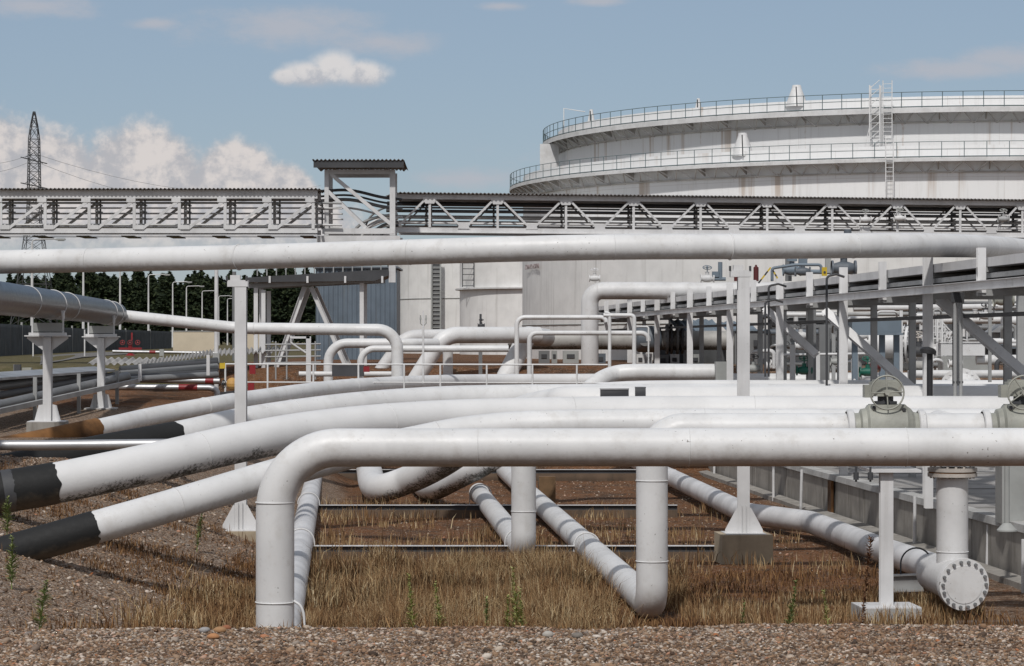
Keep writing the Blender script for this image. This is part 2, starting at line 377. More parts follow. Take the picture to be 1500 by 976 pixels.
s1 = mix(nt, m_wisp, s0, (4.9, 5.0, 5.5)); s2 = mix(nt, m_all, s1, (5.2, 5.0, 4.9)); s3 = mix(nt, mth(nt, 'MULTIPLY', m_bank, .93), s2, ccol); s4 = mix(nt, mth(nt, 'MULTIPLY', m_puff, .9), s3, mix(nt, smooth(nt, mth(nt, 'ADD', el, mth(nt, 'MULTIPLY', mth(nt, 'SUBTRACT', shade, .5), .006)), (500-128)/F, (500-96)/F), (4.9, 5.0, 5.4), (7.5, 7.2, 7.1)))
L.new(s4, bg.inputs[0]); bg.inputs[1].default_value = .112

# ------------------------------------------------------------------ terrain
def sstep(x): x = np.clip(x, 0, 1); return x*x*(3-2*x)
def vnoise(x, y, s, seed=0):                             # cheap value noise
    x = np.asarray(x, float)/s+seed*17.3; y = np.asarray(y, float)/s-seed*9.1
    xi = np.floor(x); yi = np.floor(y); fx = sstep(x-xi); fy = sstep(y-yi)
    def h(a, b): v = np.sin(a*127.1+b*311.7+seed*7.7)*43758.5453; return v-np.floor(v)
    return (h(xi, yi)*(1-fx)+h(xi+1, yi)*fx)*(1-fy)+(h(xi, yi+1)*(1-fx)+h(xi+1, yi+1)*fx)*fy-.5
def height(X, Y):
    X = np.asarray(X, float); Y = np.asarray(Y, float)
    crest = 2.1+np.clip(28-Y, -1, 28)*.057
    bend = .9*vnoise(X, Y*0, 3.2, 3)
    crest = crest*(1-sstep((Y-28.3-bend)/6.3))
    cap = 2.55+np.clip(Y-80, 0, 60)*.03
    left = np.clip((-X-4.5-.03*np.clip(Y-45, 0, 60))*(.36+.0035*np.clip(Y-45, 0, 50)), 0, 99)
    left = cap*(1-np.exp(-np.power(left/cap, 2)*1.0))*.15+.85*np.minimum(left, cap)
    back = 4.2*sstep((Y-99)/14)
    h = np.maximum(np.maximum(crest, left), back)
    near = np.clip((130-Y)/100, 0, 1)
    h = h+near*(.10*vnoise(X, Y, 1.7, 1)+.05*vnoise(X, Y, .6, 2)) + (Y < 28)*near*0
    h = h+np.clip((Y-150)/400, 0, 1)*.25
    return h
def hz(x, y): return float(height(x, y))
xs = np.unique(np.round(np.concatenate([-np.geomspace(22, 2500, 26)[::-1], np.arange(-22, 16, .22), np.geomspace(16, 2500, 26)]), 3))
ys = np.unique(np.round(np.concatenate([[-2500, -900, -300, -100, -40, -15, 0, 8, 14], np.arange(18, 62, .22), np.arange(62, 120, .5), np.geomspace(120, 4500, 26)]), 3))
gx, gy = np.meshgrid(xs, ys); gz = height(gx, gy); nx, ny = len(xs), len(ys)
me = bpy.data.meshes.new('ground'); co = np.stack([gx, gy, gz], -1).reshape(-1, 3)
i = np.arange(nx*ny).reshape(ny, nx); q = np.stack([i[:-1, :-1], i[:-1, 1:], i[1:, 1:], i[1:, :-1]], -1).reshape(-1, 4)
def mesh_np(me, co, polys_flat, sizes):
    me.vertices.add(len(co)); me.vertices.foreach_set('co', co.astype(np.float32).ravel())
    me.loops.add(len(polys_flat)); me.loops.foreach_set('vertex_index', polys_flat.astype(np.int32))
    me.polygons.add(len(sizes)); st = np.concatenate([[0], np.cumsum(sizes)[:-1]])
    me.polygons.foreach_set('loop_start', st.astype(np.int32)); me.polygons.foreach_set('loop_total', sizes.astype(np.int32)); me.update(calc_edges=True)
mesh_np(me, co, q.ravel(), np.full(len(q), 4)); me.polygons.foreach_set('use_smooth', [True]*len(q))
ptx, pty = co[:, 0], co[:, 1]
grav = np.clip((31.5-pty)/2.5, 0, 1); lf = np.clip((-ptx-4.6)/2., 0, 1)*np.clip((100-pty)/15, 0, 1); grav = np.maximum(grav, lf*.95)
grav = np.maximum(grav, .26*((pty > 60) & (ptx > -8)))
grav = np.maximum(grav, .5*np.clip((ptx-7)/1.5, 0, 1)*(pty > 45)); grav = np.maximum(grav, .12)
turf = np.clip((pty-104)/6, 0, 1)*(.3+.6*(ptx < -14))
a = me.attributes.new('gravel', 'FLOAT', 'POINT'); a.data.foreach_set('value', grav.astype(np.float32))
a = me.attributes.new('turf', 'FLOAT', 'POINT'); a.data.foreach_set('value', turf.astype(np.float32))
me.materials.append(M['ground']); g = bpy.data.objects.new('ground', me); C.objects.link(g); tag(g, kind='structure')

# scattered stones: real little lumps, one object per spread of gravel
def icos():
    t = (1+5**.5)/2; v = np.array([(-1, t, 0), (1, t, 0), (-1, -t, 0), (1, -t, 0), (0, -1, t), (0, 1, t), (0, -1, -t), (0, 1, -t), (t, 0, -1), (t, 0, 1), (-t, 0, -1), (-t, 0, 1)], float)
    v /= np.linalg.norm(v[0]); f = np.array([(0, 11, 5), (0, 5, 1), (0, 1, 7), (0, 7, 10), (0, 10, 11), (1, 5, 9), (5, 11, 4), (11, 10, 2), (10, 7, 6), (7, 1, 8), (3, 9, 4), (3, 4, 2), (3, 2, 6), (3, 6, 8), (3, 8, 9), (4, 9, 5), (2, 4, 11), (6, 2, 10), (8, 6, 7), (9, 8, 1)])
    return v, f
rng = np.random.default_rng(11)
def scatter_stones(name, n, x0, x1, y0, y1, s0, s1, keep=None, label=None):
    x = rng.uniform(x0, x1, n); y = rng.uniform(y0, y1, n)
    if keep is not None: k = keep(x, y); x, y = x[k], y[k]
    n = len(x); s = s0+(s1-s0)*rng.power(.45, n)**1.6; v, f = icos()
    sc3 = np.stack([s*rng.uniform(.7, 1.3, n), s*rng.uniform(.7, 1.3, n), s*rng.uniform(.4, .8, n)], -1)/2
    P = v[None]*(1+rng.uniform(-.22, .22, (n, 12, 1)))*sc3[:, None]
    an = rng.uniform(0, 2*PI, n); tl = rng.uniform(-.5, .5, n); ca, sa = np.cos(an)[:, None], np.sin(an)[:, None]
    X = P[..., 0]*ca-P[..., 1]*sa; Y = P[..., 0]*sa+P[..., 1]*ca; Z = P[..., 2]+X*np.sin(tl)[:, None]
    z = height(x, y)+s*.12
    co = np.stack([X+x[:, None], Y+y[:, None], Z+z[:, None]], -1).reshape(-1, 3)
    ff = (f[None]+(np.arange(n)*12)[:, None, None]).reshape(-1, 3)
    me = bpy.data.meshes.new(name); mesh_np(me, co, ff.ravel(), np.full(len(ff), 3)); me.materials.append(M['stones'])
    o = bpy.data.objects.new(name, me); C.objects.link(o); return tag(o, label, 'gravel', kind='stuff')
scatter_stones('gravel', 105000, -8.2, 8.2, 20.8, 30.3, .02, .056, label='coarse mixed gravel on the bank nearest the camera')
scatter_stones('gravel', 26000, -15, -3.2, 33, 70, .025, .11, keep=lambda x, y: (-x-4.4-.02*(y-45)+rng.normal(0, .5, len(x)) > 0), label='loose brown gravel on the slope at the left of the pit')
scatter_stones('gravel', 700, -7.5, 7.5, 21, 29.5, .06, .12, label='larger stones lying on the near gravel bank')
scatter_stones('gravel', 5000, -3.5, 11.5, 58, 98, .03, .1, label='thin scatter of stones on the pit floor behind the beams')

# dry grass blades
def blades(name, n, region, hmin, hmax, wd, mat, label, lean=.35, seed=5, cat='grass'):
    r = np.random.default_rng(seed); x, y = region(r, n); n = len(x)
    h = hmin+(hmax-hmin)*r.power(1.3, n); z = height(x, y)-.02
    h = h*(.3+1.2*np.clip(vnoise(x, y, 1.3, 8)+.5, 0, 1))*(.8+.5*np.clip(vnoise(x, y, .35, 9)+.5, 0, 1))
    a = r.uniform(0, 2*PI, n); ln = np.abs(r.normal(0, lean, n)); dx, dy = np.cos(a)*ln*h, np.sin(a)*ln*h
    b = r.uniform(-.6, .6, n)                            # blade faces roughly any way
    wx, wy = np.cos(b)*wd*r.uniform(.6, 1.4, n), np.sin(b)*wd*r.uniform(.6, 1.4, n)
    v = np.zeros((n, 5, 3))
    v[:, 0] = np.stack([x-wx, y-wy, z], -1); v[:, 1] = np.stack([x+wx, y+wy, z], -1)
    v[:, 2] = np.stack([x+dx*.35+wx*.7, y+dy*.35+wy*.7, z+h*.58], -1); v[:, 3] = np.stack([x+dx*.35-wx*.7, y+dy*.35-wy*.7, z+h*.58], -1)
    v[:, 4] = np.stack([x+dx, y+dy, z+h*(1-ln*.45)], -1)
    base = (np.arange(n)*5)[:, None]; quads = base+np.array([[0, 1, 2, 3]]); tris = base+np.array([[3, 2, 4]])
    fl = np.concatenate([quads.ravel(), tris.ravel()]); sz = np.concatenate([np.full(n, 4), np.full(n, 3)])
    me = bpy.data.meshes.new(name); mesh_np(me, v.reshape(-1, 3), fl, sz); me.materials.append(M[mat])
    o = bpy.data.objects.new(name, me); C.objects.link(o); return tag(o, label, cat, kind='stuff')
def clumped(x0, x1, y0, y1, thr, seed, extra=None):
    def f(r, n):
        x = r.uniform(x0, x1, n*3); y = r.uniform(y0, y1, n*3)
        d = vnoise(x, y, 1.1, seed)+.6*vnoise(x, y, .45, seed+1)+.8*vnoise(x, y, 3.5, seed+2)
        k = d > thr+r.normal(0, .15, len(x))
        if extra is not None: k &= extra(x, y, r)
        return x[k][:n], y[k][:n]
    return f
def offpipe(x, y, r): return (np.abs(x-(2.66-.061*(y-47.8))) > .45+.2*(y < 50)) & (np.abs(x-.276) + np.abs(y-60)*.2 > .6) & ~((y < 47.6) & (np.abs(x-2.6) < 1.1) & (r.uniform(0, 1, len(x)) < .8)) & (np.abs(x-(-3.7-.0675*(y-39.5))) > .4)
def notleft(x, y, r): return (x > -5.9-.02*(y-45)+r.normal(0, .4, len(x)))
blades('dry_grass', 62000, clumped(-4.6, 3.6, 35, 58.5, .12, 21, offpipe), .1, .72, .0048, 'straw', 'tall golden dry grass filling the pit between the pipes', lean=.7)
blades('dry_grass', 16000, clumped(-7.2, -3.4, 37, 50, -.02, 25, notleft), .12, .6, .007, 'straw', 'dry grass on the slope left of the foremost pipe elbow', lean=.55)
blades('dry_grass', 12000, clumped(2.6, 9, 34.5, 52, .1, 31, offpipe), .12, .45, .0065, 'straw', 'sparse dry grass on the right side of the pit')
blades('dry_grass', 900, clumped(-4.5, 3.6, 44, 58, -.1, 77, offpipe), .6, 1.0, .006, 'straw', 'a few taller pale stalks standing out of the dry grass', lean=.5, seed=9)
blades('dry_grass', 5000, clumped(-6, 8, 57, 80, .15, 35, offpipe), .15, .45, .009, 'straw', 'low dry tufts between the two white ground beams')
blades('undergrowth', 7000, clumped(-9, 9, 28.6, 33.5, .1, 61), .04, .3, .006, 'understraw', 'thin dead grass along the back of the gravel bank', lean=.6, seed=12)
blades('undergrowth', 12000, clumped(-11.5, -5, 36, 62, .25, 65), .04, .25, .007, 'understraw', 'patches of brown dead growth on the left gravel slope', lean=.7, seed=13)
blades('undergrowth', 60000, clumped(-6.2, 9.2, 34.5, 58, -.5, 41, lambda x, y, r: notleft(x, y, r) & ((x < 3.4) | (r.uniform(0, 1, len(x)) < .3))), .06, .26, .008, 'understraw', 'short red brown undergrowth on the pit floor', lean=.6)
# ------------------------------------------------------------------ big pipelines
PIPEGRP = 'white pipelines of the manifold'
def ptube(name, label, pts, r, mat='white', seg=36, seams=(), cat='pipeline', group=None, loc=None):
    """one pipeline: Empty + body (+ weld seams)"""
    c = V(pts[len(pts)//2]); t = thing(name, label, cat, (c.x, c.y, c.z), group)
    MB().tube(pts, r, seg).build('pipe_body', M[mat], t)
    L_ = [0]
    for a, b in zip(pts[:-1], pts[1:]): L_.append(L_[-1]+(V(b)-V(a)).length)
    for s in seams:                                     # s: index (float) along points or px test
        k = min(range(len(pts)), key=lambda i: abs(s-i)); k = min(max(k, 1), len(pts)-2)
        ax = (V(pts[k+1])-V(pts[k-1])).normalized()
        MB().ring(pts[k], ax, (r if not isinstance(r, list) else r[k])+.001, .011, 40, 6).build('weld_seam', M[mat], t)
    return t
def near_idx(pts, px):                                   # index of the path point seen at column px
    return min(range(len(pts)), key=lambda i: abs(750+F*pts[i].x/pts[i].y-px))
def seam_at(t, p, ax, R, mat='white', r=.012):
    MB().ring(p, ax, R, r, 40, 6).build('weld_seam', M[mat], t)
def jagged(n, amp, seed):
    rr = random.Random(seed); v = [rr.uniform(-amp, amp) for _ in range(n)]
    return [v[i]*.6+v[(i+1) % n]*.4 for i in range(n)]

def girth(t, path, r, pxs):                              # weld seams where the pipe is seen at these columns
    for px in pxs: k = min(max(near_idx(path, px), 1), len(path)-2); MB().ring(path[k], path[k+1]-path[k-1], r+.001, .009, 40, 6).build('weld_seam', M['white2'], t)
# A: foremost pipe, long horizontal run and elbow down on the left
YA = 39.5; zA = W(0, 656, YA).z; xA = W(403, 0, YA).x
pA = fillet([V((W(1640, 0, YA).x, YA+.3, zA)), V((xA, YA, zA)), V((xA, YA, .34)), V((xA-.1, YA+3, .34))], [.98, .5], 16)
A = ptube('pipeline', 'foremost white pipe with a smooth elbow going straight down at its left end', pA, .3, 'white', 56)
seam_at(A, V((xA, YA, W(0, 736, YA).z)), ZUP, .303); seam_at(A, V((xA, YA, W(0, 882, YA).z)), ZUP, .303)
MB().tube(catmull([V((xA+.3, YA-.1, 1.25)), V((xA+.42, YA-.12, 1.15)), V((xA+.47, YA-.12, .9)), V((xA+.47, YA-.12, .2))], 6), .022, 8).build('earthing_strap', M['white'], A)
# V0: on the floor behind it, running away
p0 = [V((xA+.05-.0675*(y-YA), y, .42)) for y in (41, 50, 60, 75, 90, 100)]
V0 = ptube('floor_pipe', 'shadow mottled white pipe lying on the pit floor right behind the foremost vertical pipe', p0, .3, 'mottled', 32)
# E1
e1 = catmull([W(-60, 830, 45), W(22, 806, 45.5), W(138, 773, 46), W(260, 738, 46.8), W(390, 699, 47.8), W(515, 664, 48.8), W(590, 650, 49.3), W(700, 630, 49.8), W(850, 622, 50), W(1240, 621, 50), W(1600, 621, 50)], 8)
E1 = ptube('buried_end_pipe', 'white pipe rising from the gravel behind the foremost elbow, lowest black wrapped end at left', e1, .3, 'white', 48)
k = near_idx(e1, 138); MB().tube(e1[:k+1], .311, 60, jag=jagged(60, .035, 1)).build('black_wrap', M['blackcoat'], E1)
# E2
e2 = catmull([W(-160, 752, 48.5), W(-40, 728, 49), W(80, 708, 49.5), W(220, 679, 50.5), W(361, 647, 52), W(466, 629, 53.5), W(580, 617.5, 55), W(700, 611, 56.2), W(900, 607, 57), W(1240, 606.5, 57), W(1600, 606.5, 57)], 8)
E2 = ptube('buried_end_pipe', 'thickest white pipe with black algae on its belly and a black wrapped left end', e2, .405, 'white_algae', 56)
k = near_idx(e2, 82); MB().tube(e2[:k+1], .416, 60, jag=jagged(60, .05, 2)).build('black_wrap', M['blackcoat'], E2)
k = near_idx(e2, 25); MB().tube([e2[k-1], e2[k]], .424, 60, jag=jagged(60, .06, 3)).build('dark_sleeve', M['dark'], E2)
# E3
e3 = catmull([W(-20, 694, 62), W(60, 679, 63), W(145, 661, 64), W(258, 640, 65.5), W(363, 617.5, 67.5), W(493, 598.5, 70), W(600, 589, 72), W(700, 584.5, 73.3), W(900, 582.5, 74), W(1240, 582.5, 74), W(1600, 582.5, 74)], 8)
E3 = ptube('buried_end_pipe', 'white pipe behind the thickest one, its black end under the rust ended pipe', e3, .4, 'white', 44)
k = near_idx(e3, 258); MB().tube(e3[:k+1], .41, 48, jag=jagged(48, .06, 4)).build('black_wrap', M['blackcoat'], E3)
# E4
e4 = catmull([W(-60, 668, 71), W(40, 650, 73), W(140, 629, 75), W(230, 609, 78), W(318, 593, 80.5), W(364, 585.5, 83), W(500, 568, 90), W(626, 561, 97), W(750, 558.5, 103), W(1050, 557.5, 105), W(1260, 557.5, 105)], 8)
rE4 = [.29]*len(e4)
E4 = ptube('buried_end_pipe', 'farthest rising white pipe, with a rust brown bare end in the gravel at left', e4, .29, 'white', 36)
k = near_idx(e4, 143); MB().tube(e4[:k+1], .33, 40, jag=jagged(40, .05, 5)).build('bare_end', M['rusty'], E4)
seam_at(E4, e4[near_idx(e4, 298)], e4[near_idx(e4, 298)+1]-e4[near_idx(e4, 298)-1], .293)
girth(E1, e1, .3, (262, 640, 1010)); girth(E2, e2, .405, (300, 560, 830, 1120)); girth(E3, e3, .4, (420, 790)); girth(E4, e4, .29, (520, 880))
# D1, D2: slanting down to the floor
d1 = catmull([W(538, 672, 97), W(541, 690, 88), W(552, 715, 80.5), W(600, 702, 79), W(645, 680, 77.5), W(690, 650, 75), W(750, 610, 71), W(810, 593, 69), W(880, 589.5, 68), W(1240, 589, 68), W(1600, 589, 68)], 8)
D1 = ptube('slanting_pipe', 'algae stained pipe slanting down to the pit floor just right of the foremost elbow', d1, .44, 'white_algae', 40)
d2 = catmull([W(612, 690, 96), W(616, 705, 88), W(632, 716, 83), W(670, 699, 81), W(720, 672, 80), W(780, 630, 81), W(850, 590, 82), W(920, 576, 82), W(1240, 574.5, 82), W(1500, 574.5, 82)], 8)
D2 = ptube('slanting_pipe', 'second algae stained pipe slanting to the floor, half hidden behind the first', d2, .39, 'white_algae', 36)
# risers with horizontal tops + floor pipes running away
def floorline(x, y, y2, z=.42): return V((x-.0745*(y2-y)*.82, y2, z))
Y1 = 60.0; x1 = W(767, 0, Y1).x; zl = H-1.65
r1 = fillet([V((14.5, Y1+2.4, zl)), V((x1, Y1, zl)), V((x1, Y1, .36)), floorline(x1, Y1, 82, .36)], [.7, .42], 12)
R1 = ptube('riser_pipe', 'thin white riser bending at its foot into a short floor pipe, left of the middle', r1, .292, 'white', 36)
seam_at(R1, V((x1, Y1, W(0, 749, Y1).z)), ZUP, .295)
ye = 85.; pe = floorline(x1, Y1, 82, .36); MB().cyl(pe-V((0, .12, 0)), pe+V((0, .12, 0)), .33, 32).build('end_collar', M['white'], R1)
Y2 = 47.8; x2 = W(955, 0, Y2).x
r2 = fillet([V((13.5, 45.2, H-1.66)), V((x2+.9, 45.6, H-1.66)), V((x2, Y2-1.2, H-1.68)), V((x2, Y2, H-1.7)), V((x2, Y2, .34)), floorline(x2, Y2, 104, .38)], [.5, .5, .4, .46], 12)
r2 = fillet([V((13.5, Y2-.2, H-1.66)), V((x2, Y2, H-1.66)), V((x2, Y2, .3)), floorline(x2, Y2, 104, .38)], [.62, .46], 14)
R2 = ptube('riser_pipe', 'larger white riser plunging into the dry grass and joining the long floor pipe', r2, .3, 'white', 44)
for py in (704, 822): seam_at(R2, V((x2, Y2, W(0, py, Y2).z)), ZUP, .303)
# V3 and the right hand riser with blind flange
v3 = fillet([V((4.6, 108, .45)), W(985, 700, 89), W(1092, 752, 71.5), W(1188, 765, 68), W(1285, 803, 59.5), V((9.0-.15, 49.3, .66))], [2, 1.2, 1.2, 2], 8)
V3 = ptube('floor_pipe', 'white floor pipe with a slight jog running to the flanged tee at the right', v3, .3, 'mottled', 36)
Y3 = 48.3; x3 = W(1395, 0, Y3).x
R3 = thing('flanged_riser', 'white vertical pipe with a rust stained flange and a bolted round plate at its foot', 'pipeline', (x3, Y3, .1))
MB().tube([V((x3, Y3, .6)), V((x3, Y3, W(0, 700, Y3).z))], .3, 40).build('pipe_body', M['white2'], R3)
MB().tube([V((x3, Y3, W(0, 684, Y3).z+.02)), V((x3, Y3, H-1.66)), V((x3, 50, H-1.66))], .3, 40).build('pipe_body', M['white2'], R3)
for py, bt in ((695.5, 1), (688, 0)):
    MB().flange(V((x3, Y3, W(0, py, Y3).z)), ZUP, .47, .07, 16, .024).build('flange', M['rustflange'], R3)
MB().cyl(V((x3, Y3, W(0, 692.8, Y3).z)), V((x3, Y3, W(0, 690.6, Y3).z)), .452, 32).build('gasket', M['rusty'], R3)
fz = V((.19, -1, -.04)).normalized(); fc = W(1411, 856, 47.3)
MB().cyl(fc+V((-.16, 2.2, .02)), fc-fz*.05, .38, 36, .40).build('tee_body', M['white2'], R3)
MB().flange(fc-fz*.06, fz, .49, .07, 16, .026).build('flange', M['white2'], R3)
T_, N_f, B_f = frames([fc, fc+fz])[0]
for k in range(18):
    a = 2*PI*(k+.5)/18; q_ = fc+fz*.02+(N_f*math.cos(a)+B_f*math.sin(a))*.425; MB().cyl(q_-fz*.1, q_+fz*.085, .032, 6).build('bolt', M['greybox'], R3)
MB().flange(fc+fz*.02, fz, .49, .06, 0, .022).cyl(fc+fz*.05, fc+fz*.062, .36, 36).build('blind_plate', M['white'], R3)
MB().ring(V((x3, Y3, 1.28)), ZUP, .303, .012, 36, 6).build('weld_seam', M['white2'], R3)

# overhead pipe
o_ = catmull([W(-120, 388, 66), W(0, 384, 65), W(175, 380.5, 64), W(350, 376.8, 62.6), W(550, 371, 61), W(750, 365, 60), W(920, 361.8, 60), W(1090, 361.3, 60.5), W(1250, 360, 61.5), W(1350, 359.5, 63.5), W(1430, 361, 68), W(1500, 365, 76), W(1570, 370, 88), W(1640, 374, 104)], 8)
O = ptube('overhead_pipe', 'long white pipe carried high across the whole yard on two posts', o_, .305, 'white', 44)
for px in (341, 1075): k = near_idx(o_, px); seam_at(O, o_[k], o_[k+1]-o_[k-1], .312, r=.02)
girth(O, o_, .305, (120, 610, 905, 1255)); 
for px in (700, 1010, 1330): seam_at(A, V((W(px, 0, YA).x, YA+.3*(px-403)/1237, zA)), V((1, 0, 0)), .302, r=.007)
# posts of the overhead pipe
def opost(px, Y, ztop, label):
    x = W(px, 0, Y).x; g0 = hz(x, Y); zb = .7
    t = thing('pipe_support', label, 'support', (x, Y, 0), 'two tall supports of the overhead pipe')
    MB().sbox((x, Y, (g0-.3+zb)/2+.0), (1.22, 1.22, zb-g0+.3)).build('concrete_footing', M['concretetan'], t)
    MB().ibeam((x, Y, zb), (x, Y, ztop-.45), .28, .28, .022).build('column', M['steel'], t)
    MB().sbox((x, Y, zb+.011), (.95, .95, .02)).build('base_plate', M['steel'], t)
    for s in (-1, 1):
        MB().prism([V((x+s*.142, Y-.15, zb+.02)), V((x+s*.45, Y-.15, zb+.02)), V((x+s*.45, Y-.15, zb+.1)), V((x+s*.17, Y-.15, zb+.62)), V((x+s*.142, Y-.15, zb+.62))], (0, .02, 0)).build('gusset', M['steel'], t)
        MB().box((x+s*.05, Y-.172, zb+.35), (.018, .06, .66)).build('stiffener', M['steel'], t)
    b = MB().box((x-.07, Y, ztop-.36), (.5, .3, .16)); b.box((x-.13, Y-.04, ztop-.22), (.24, .2, .12)); b.build('head_bracket', M['steel'], t)
    for dx in (-.33, .15): MB().box((x+dx, Y-.12, ztop-.24), (.05, .08, .12)).build('clamp_bolt', M['dark'], t)
    return t
opost(353, 61.6, W(0, 394.5, 62).z+.0, 'left tall white post under the overhead pipe, foot behind the foremost elbow')
opost(1089, 60.5, W(0, 380, 61).z, 'right tall white post under the overhead pipe, on a tan concrete block')
# pipe stand on the right (carries E1)
Yp = 47.4; xp = W(1298, 0, Yp).x; gp = hz(xp, Yp)
t = thing('pipe_stand', 'short white post with a flat top plate, left of the round bolted plate', 'support', (xp, Yp, 0))
ft = W(0, 888, Yp).z
MB().sbox((xp, Yp, ft/2-.1), (1.12, 1.0, ft+.2)).build('concrete_footing', M['concretecap'], t)
MB().sbox((xp, Yp, ft+.012), (1.12, 1.0, .022)).build('base_plate', M['steel'], t)
MB().ibeam((xp, Yp, ft+.02), (xp, Yp, W(0, 692, Yp).z), .24, .22, .02).build('column', M['steel'], t)
MB().box((xp+.15, Yp+.6, W(0, 689.5, Yp).z), (.95, 1.7, .05)).build('top_plate', M['steel'], t)
MB().sbox((xp-.1, Yp+2.6, H-2.0), (.5, .4, .2)).build('pipe_saddle', M['steel'], t)
# small cross beam under V3 and its hoop
t = tag(MB().ibeam(W(1300, 855, 52.5), W(1352, 853, 52.5), .2, .36, .03).build('short_beam', M['steelgrey']), 'short steel beam under the floor pipe behind the flat topped stand', 'beam')
# white ground beams
def gbeam(px0, px1, Y, py, label):
    a = W(px0, py, Y); b = W(px1, py, Y); a.z = b.z = a.z-.07
    t = thing('ground_beam', label, 'beam', ((a.x+b.x)/2, Y, 0), 'white beams laid across the pit floor')
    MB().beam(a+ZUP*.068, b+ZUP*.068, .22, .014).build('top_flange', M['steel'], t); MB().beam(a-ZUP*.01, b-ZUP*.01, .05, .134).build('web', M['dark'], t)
    MB().beam(V((a.x, Y, a.z/2-.1)), V((b.x, Y, a.z/2-.1)), .3, a.z+.05).build('concrete_sleeper', M['kerb'], t)
    return t
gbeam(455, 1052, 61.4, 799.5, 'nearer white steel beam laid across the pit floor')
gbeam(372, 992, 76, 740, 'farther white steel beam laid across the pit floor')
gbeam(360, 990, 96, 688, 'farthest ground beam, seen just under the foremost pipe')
def hoop(c, r, label, ax=DU, leg=.42, m='steel'):
    b = MB(); side = V((ax.y, -ax.x, 0)).normalized(); n = 14
    pts = [c+side*r*-1-ZUP*leg]+[c+side*(-math.cos(PI*i/n)*r)+ZUP*(math.sin(PI*i/n)*r) for i in range(n+1)]+[c+side*r-ZUP*leg]
    b.tube(pts, .018, 8); return tag(b.build('pipe_clamp', M[m]), label, 'clamp', 'hoop clamps over the floor pipes')
def at_line(x, y, y2, z): p = floorline(x, y, y2, z); return p
hoop(at_line(x2, Y2, 61.4, .33), .316, 'hoop clamp over the long floor pipe at the nearer ground beam')
hoop(at_line(x1, Y1, 62.2, .36), .315, 'hoop clamp beside the foot of the thin riser')
hoop(at_line(x1, Y1, 81, .36), .35, 'hoop clamp at the far end of the short floor pipe', leg=.3)
hoop(V((xA+.05-.0675*(76-YA), 76, .42)), .325, 'hoop clamp over the mottled floor pipe at the farther beam')
hoop(V((xA+.05-.0675*(61.4-YA), 61.4, .42)), .325, 'hoop clamp over the mottled floor pipe at the nearer beam')
hoop(v3[-4] if False else W(1342, 826, 52.6), .33, 'dark hoop clamp around the floor pipe near the round bolted plate', V((.12, -1, 0)), .35, 'dark')
# timber block
Yb = 84; tag(MB().sbox((W(801, 0, Yb).x, Yb, .33), (.55, .4, .95)).build('timber_block', M['wood']), 'orange brown timber block standing right of the thin riser', 'block')
# silver pipe left
s0 = [W(-80, 652.5, 58), W(60, 652.5, 58), W(290, 650, 58)]
t = ptube('silver_pipe', 'thin shiny silver pipe entering from the left edge behind the thickest pipe', s0, .118, 'silver', 24)
# big insulated pipe on trestles
TR = [(-13.15, 61), (-13.97, 76), (-14.8, 91)]
tp = [V((-11.9, 40, 6.42)), V((-13.0, 60, 6.42)), V((-13.97, 76, 6.42)), V((-14.85, 92, 6.37)), V((-15.05, 95.8, 6.33))]
T = thing('insulated_pipe', 'thick dark aluminium clad pipe coming in from the left edge on trestles', 'pipeline', (-13.97, 76, 6.4))
MB().tube(tp, .44, 40).build('cladding', M['cladding'], T)
MB().lathe(V((-15.05, 95.8, 6.33)), V((-.05, 1, 0)), [(0, .44), (.05, .44), (.5, .24), (.6, .23)], 36).build('reducer', M['cladding'], T)
def alongT(y):
    for a, b in zip(tp[:-1], tp[1:]):
        if a.y <= y <= b.y: return a.lerp(b, (y-a.y)/(b.y-a.y))
for y in (59.4, 59.9, 61.2, 71, 77, 80.5, 92.3, 94.6): MB().ring(alongT(y), V((-.055, 1, 0)), .447, .016 if y not in (71,) else .012, 40, 6).build('clamp_band', M['steel'], T)
trest = None
lab = ['nearest trestle of the dark clad pipe, cut by the left edge', 'middle trestle of the dark clad pipe with winged foot on a concrete block', 'farthest trestle of the dark clad pipe, where it narrows to a white pipe']
for (x, y), lb in zip(TR, lab):
    gz0 = 2.88
    if trest is None:
        t = thing('trestle', lb, 'support', (x, y, 0), 'trestles of the dark clad pipe'); trest = t
        MB().sbox((x, y, gz0-.33), (1.15, 1.05, .66)).build('concrete_footing', M['concrete'], t)
        MB().sbox((x, y, gz0+.012), (1.12, 1.05, .02)).build('base_plate', M['steel'], t)
        MB().ibeam((x, y, gz0+.02), (x, y, 5.42), .25, .25, .02).build('column', M['steel'], t)
        for s in (-1, 1):
            MB().prism([V((x+s*.13, y-.02, gz0+.02)), V((x+s*.4, y-.02, gz0+.02)), V((x+s*.27, y-.02, gz0+.5)), V((x+s*.13, y-.02, gz0+.52))], (0, .02, 0)).build('foot_wing', M['steel'], t)
            MB().prism([V((x+s*.13, y-.02, 5.02)), V((x+s*.13, y-.02, 5.44)), V((x+s*.62, y-.02, 5.44)), V((x+s*.62, y-.02, 5.38))], (0, .02, 0)).build('head_wing', M['steel'], t)
        MB().sbox((x, y, 5.46), (1.34, .5, .035)).sbox((x, y, 5.52), (1.1, .34, .08)).build('head_plate', M['steel'], t)
        MB().sbox((x, y, 5.72), (.85, .26, .26)).build('cross_block', M['greybox2'], t)
        for s in (-1, 1): MB().box((x+s*.46, y, 5.85), (.05, .06, .6)).box((x+s*.45, y+.06, 6.1), (.09, .06, .25)).build('clamp_leg', M['steel'], t)
    else: dup(trest, (x, y, 0), label=lb)
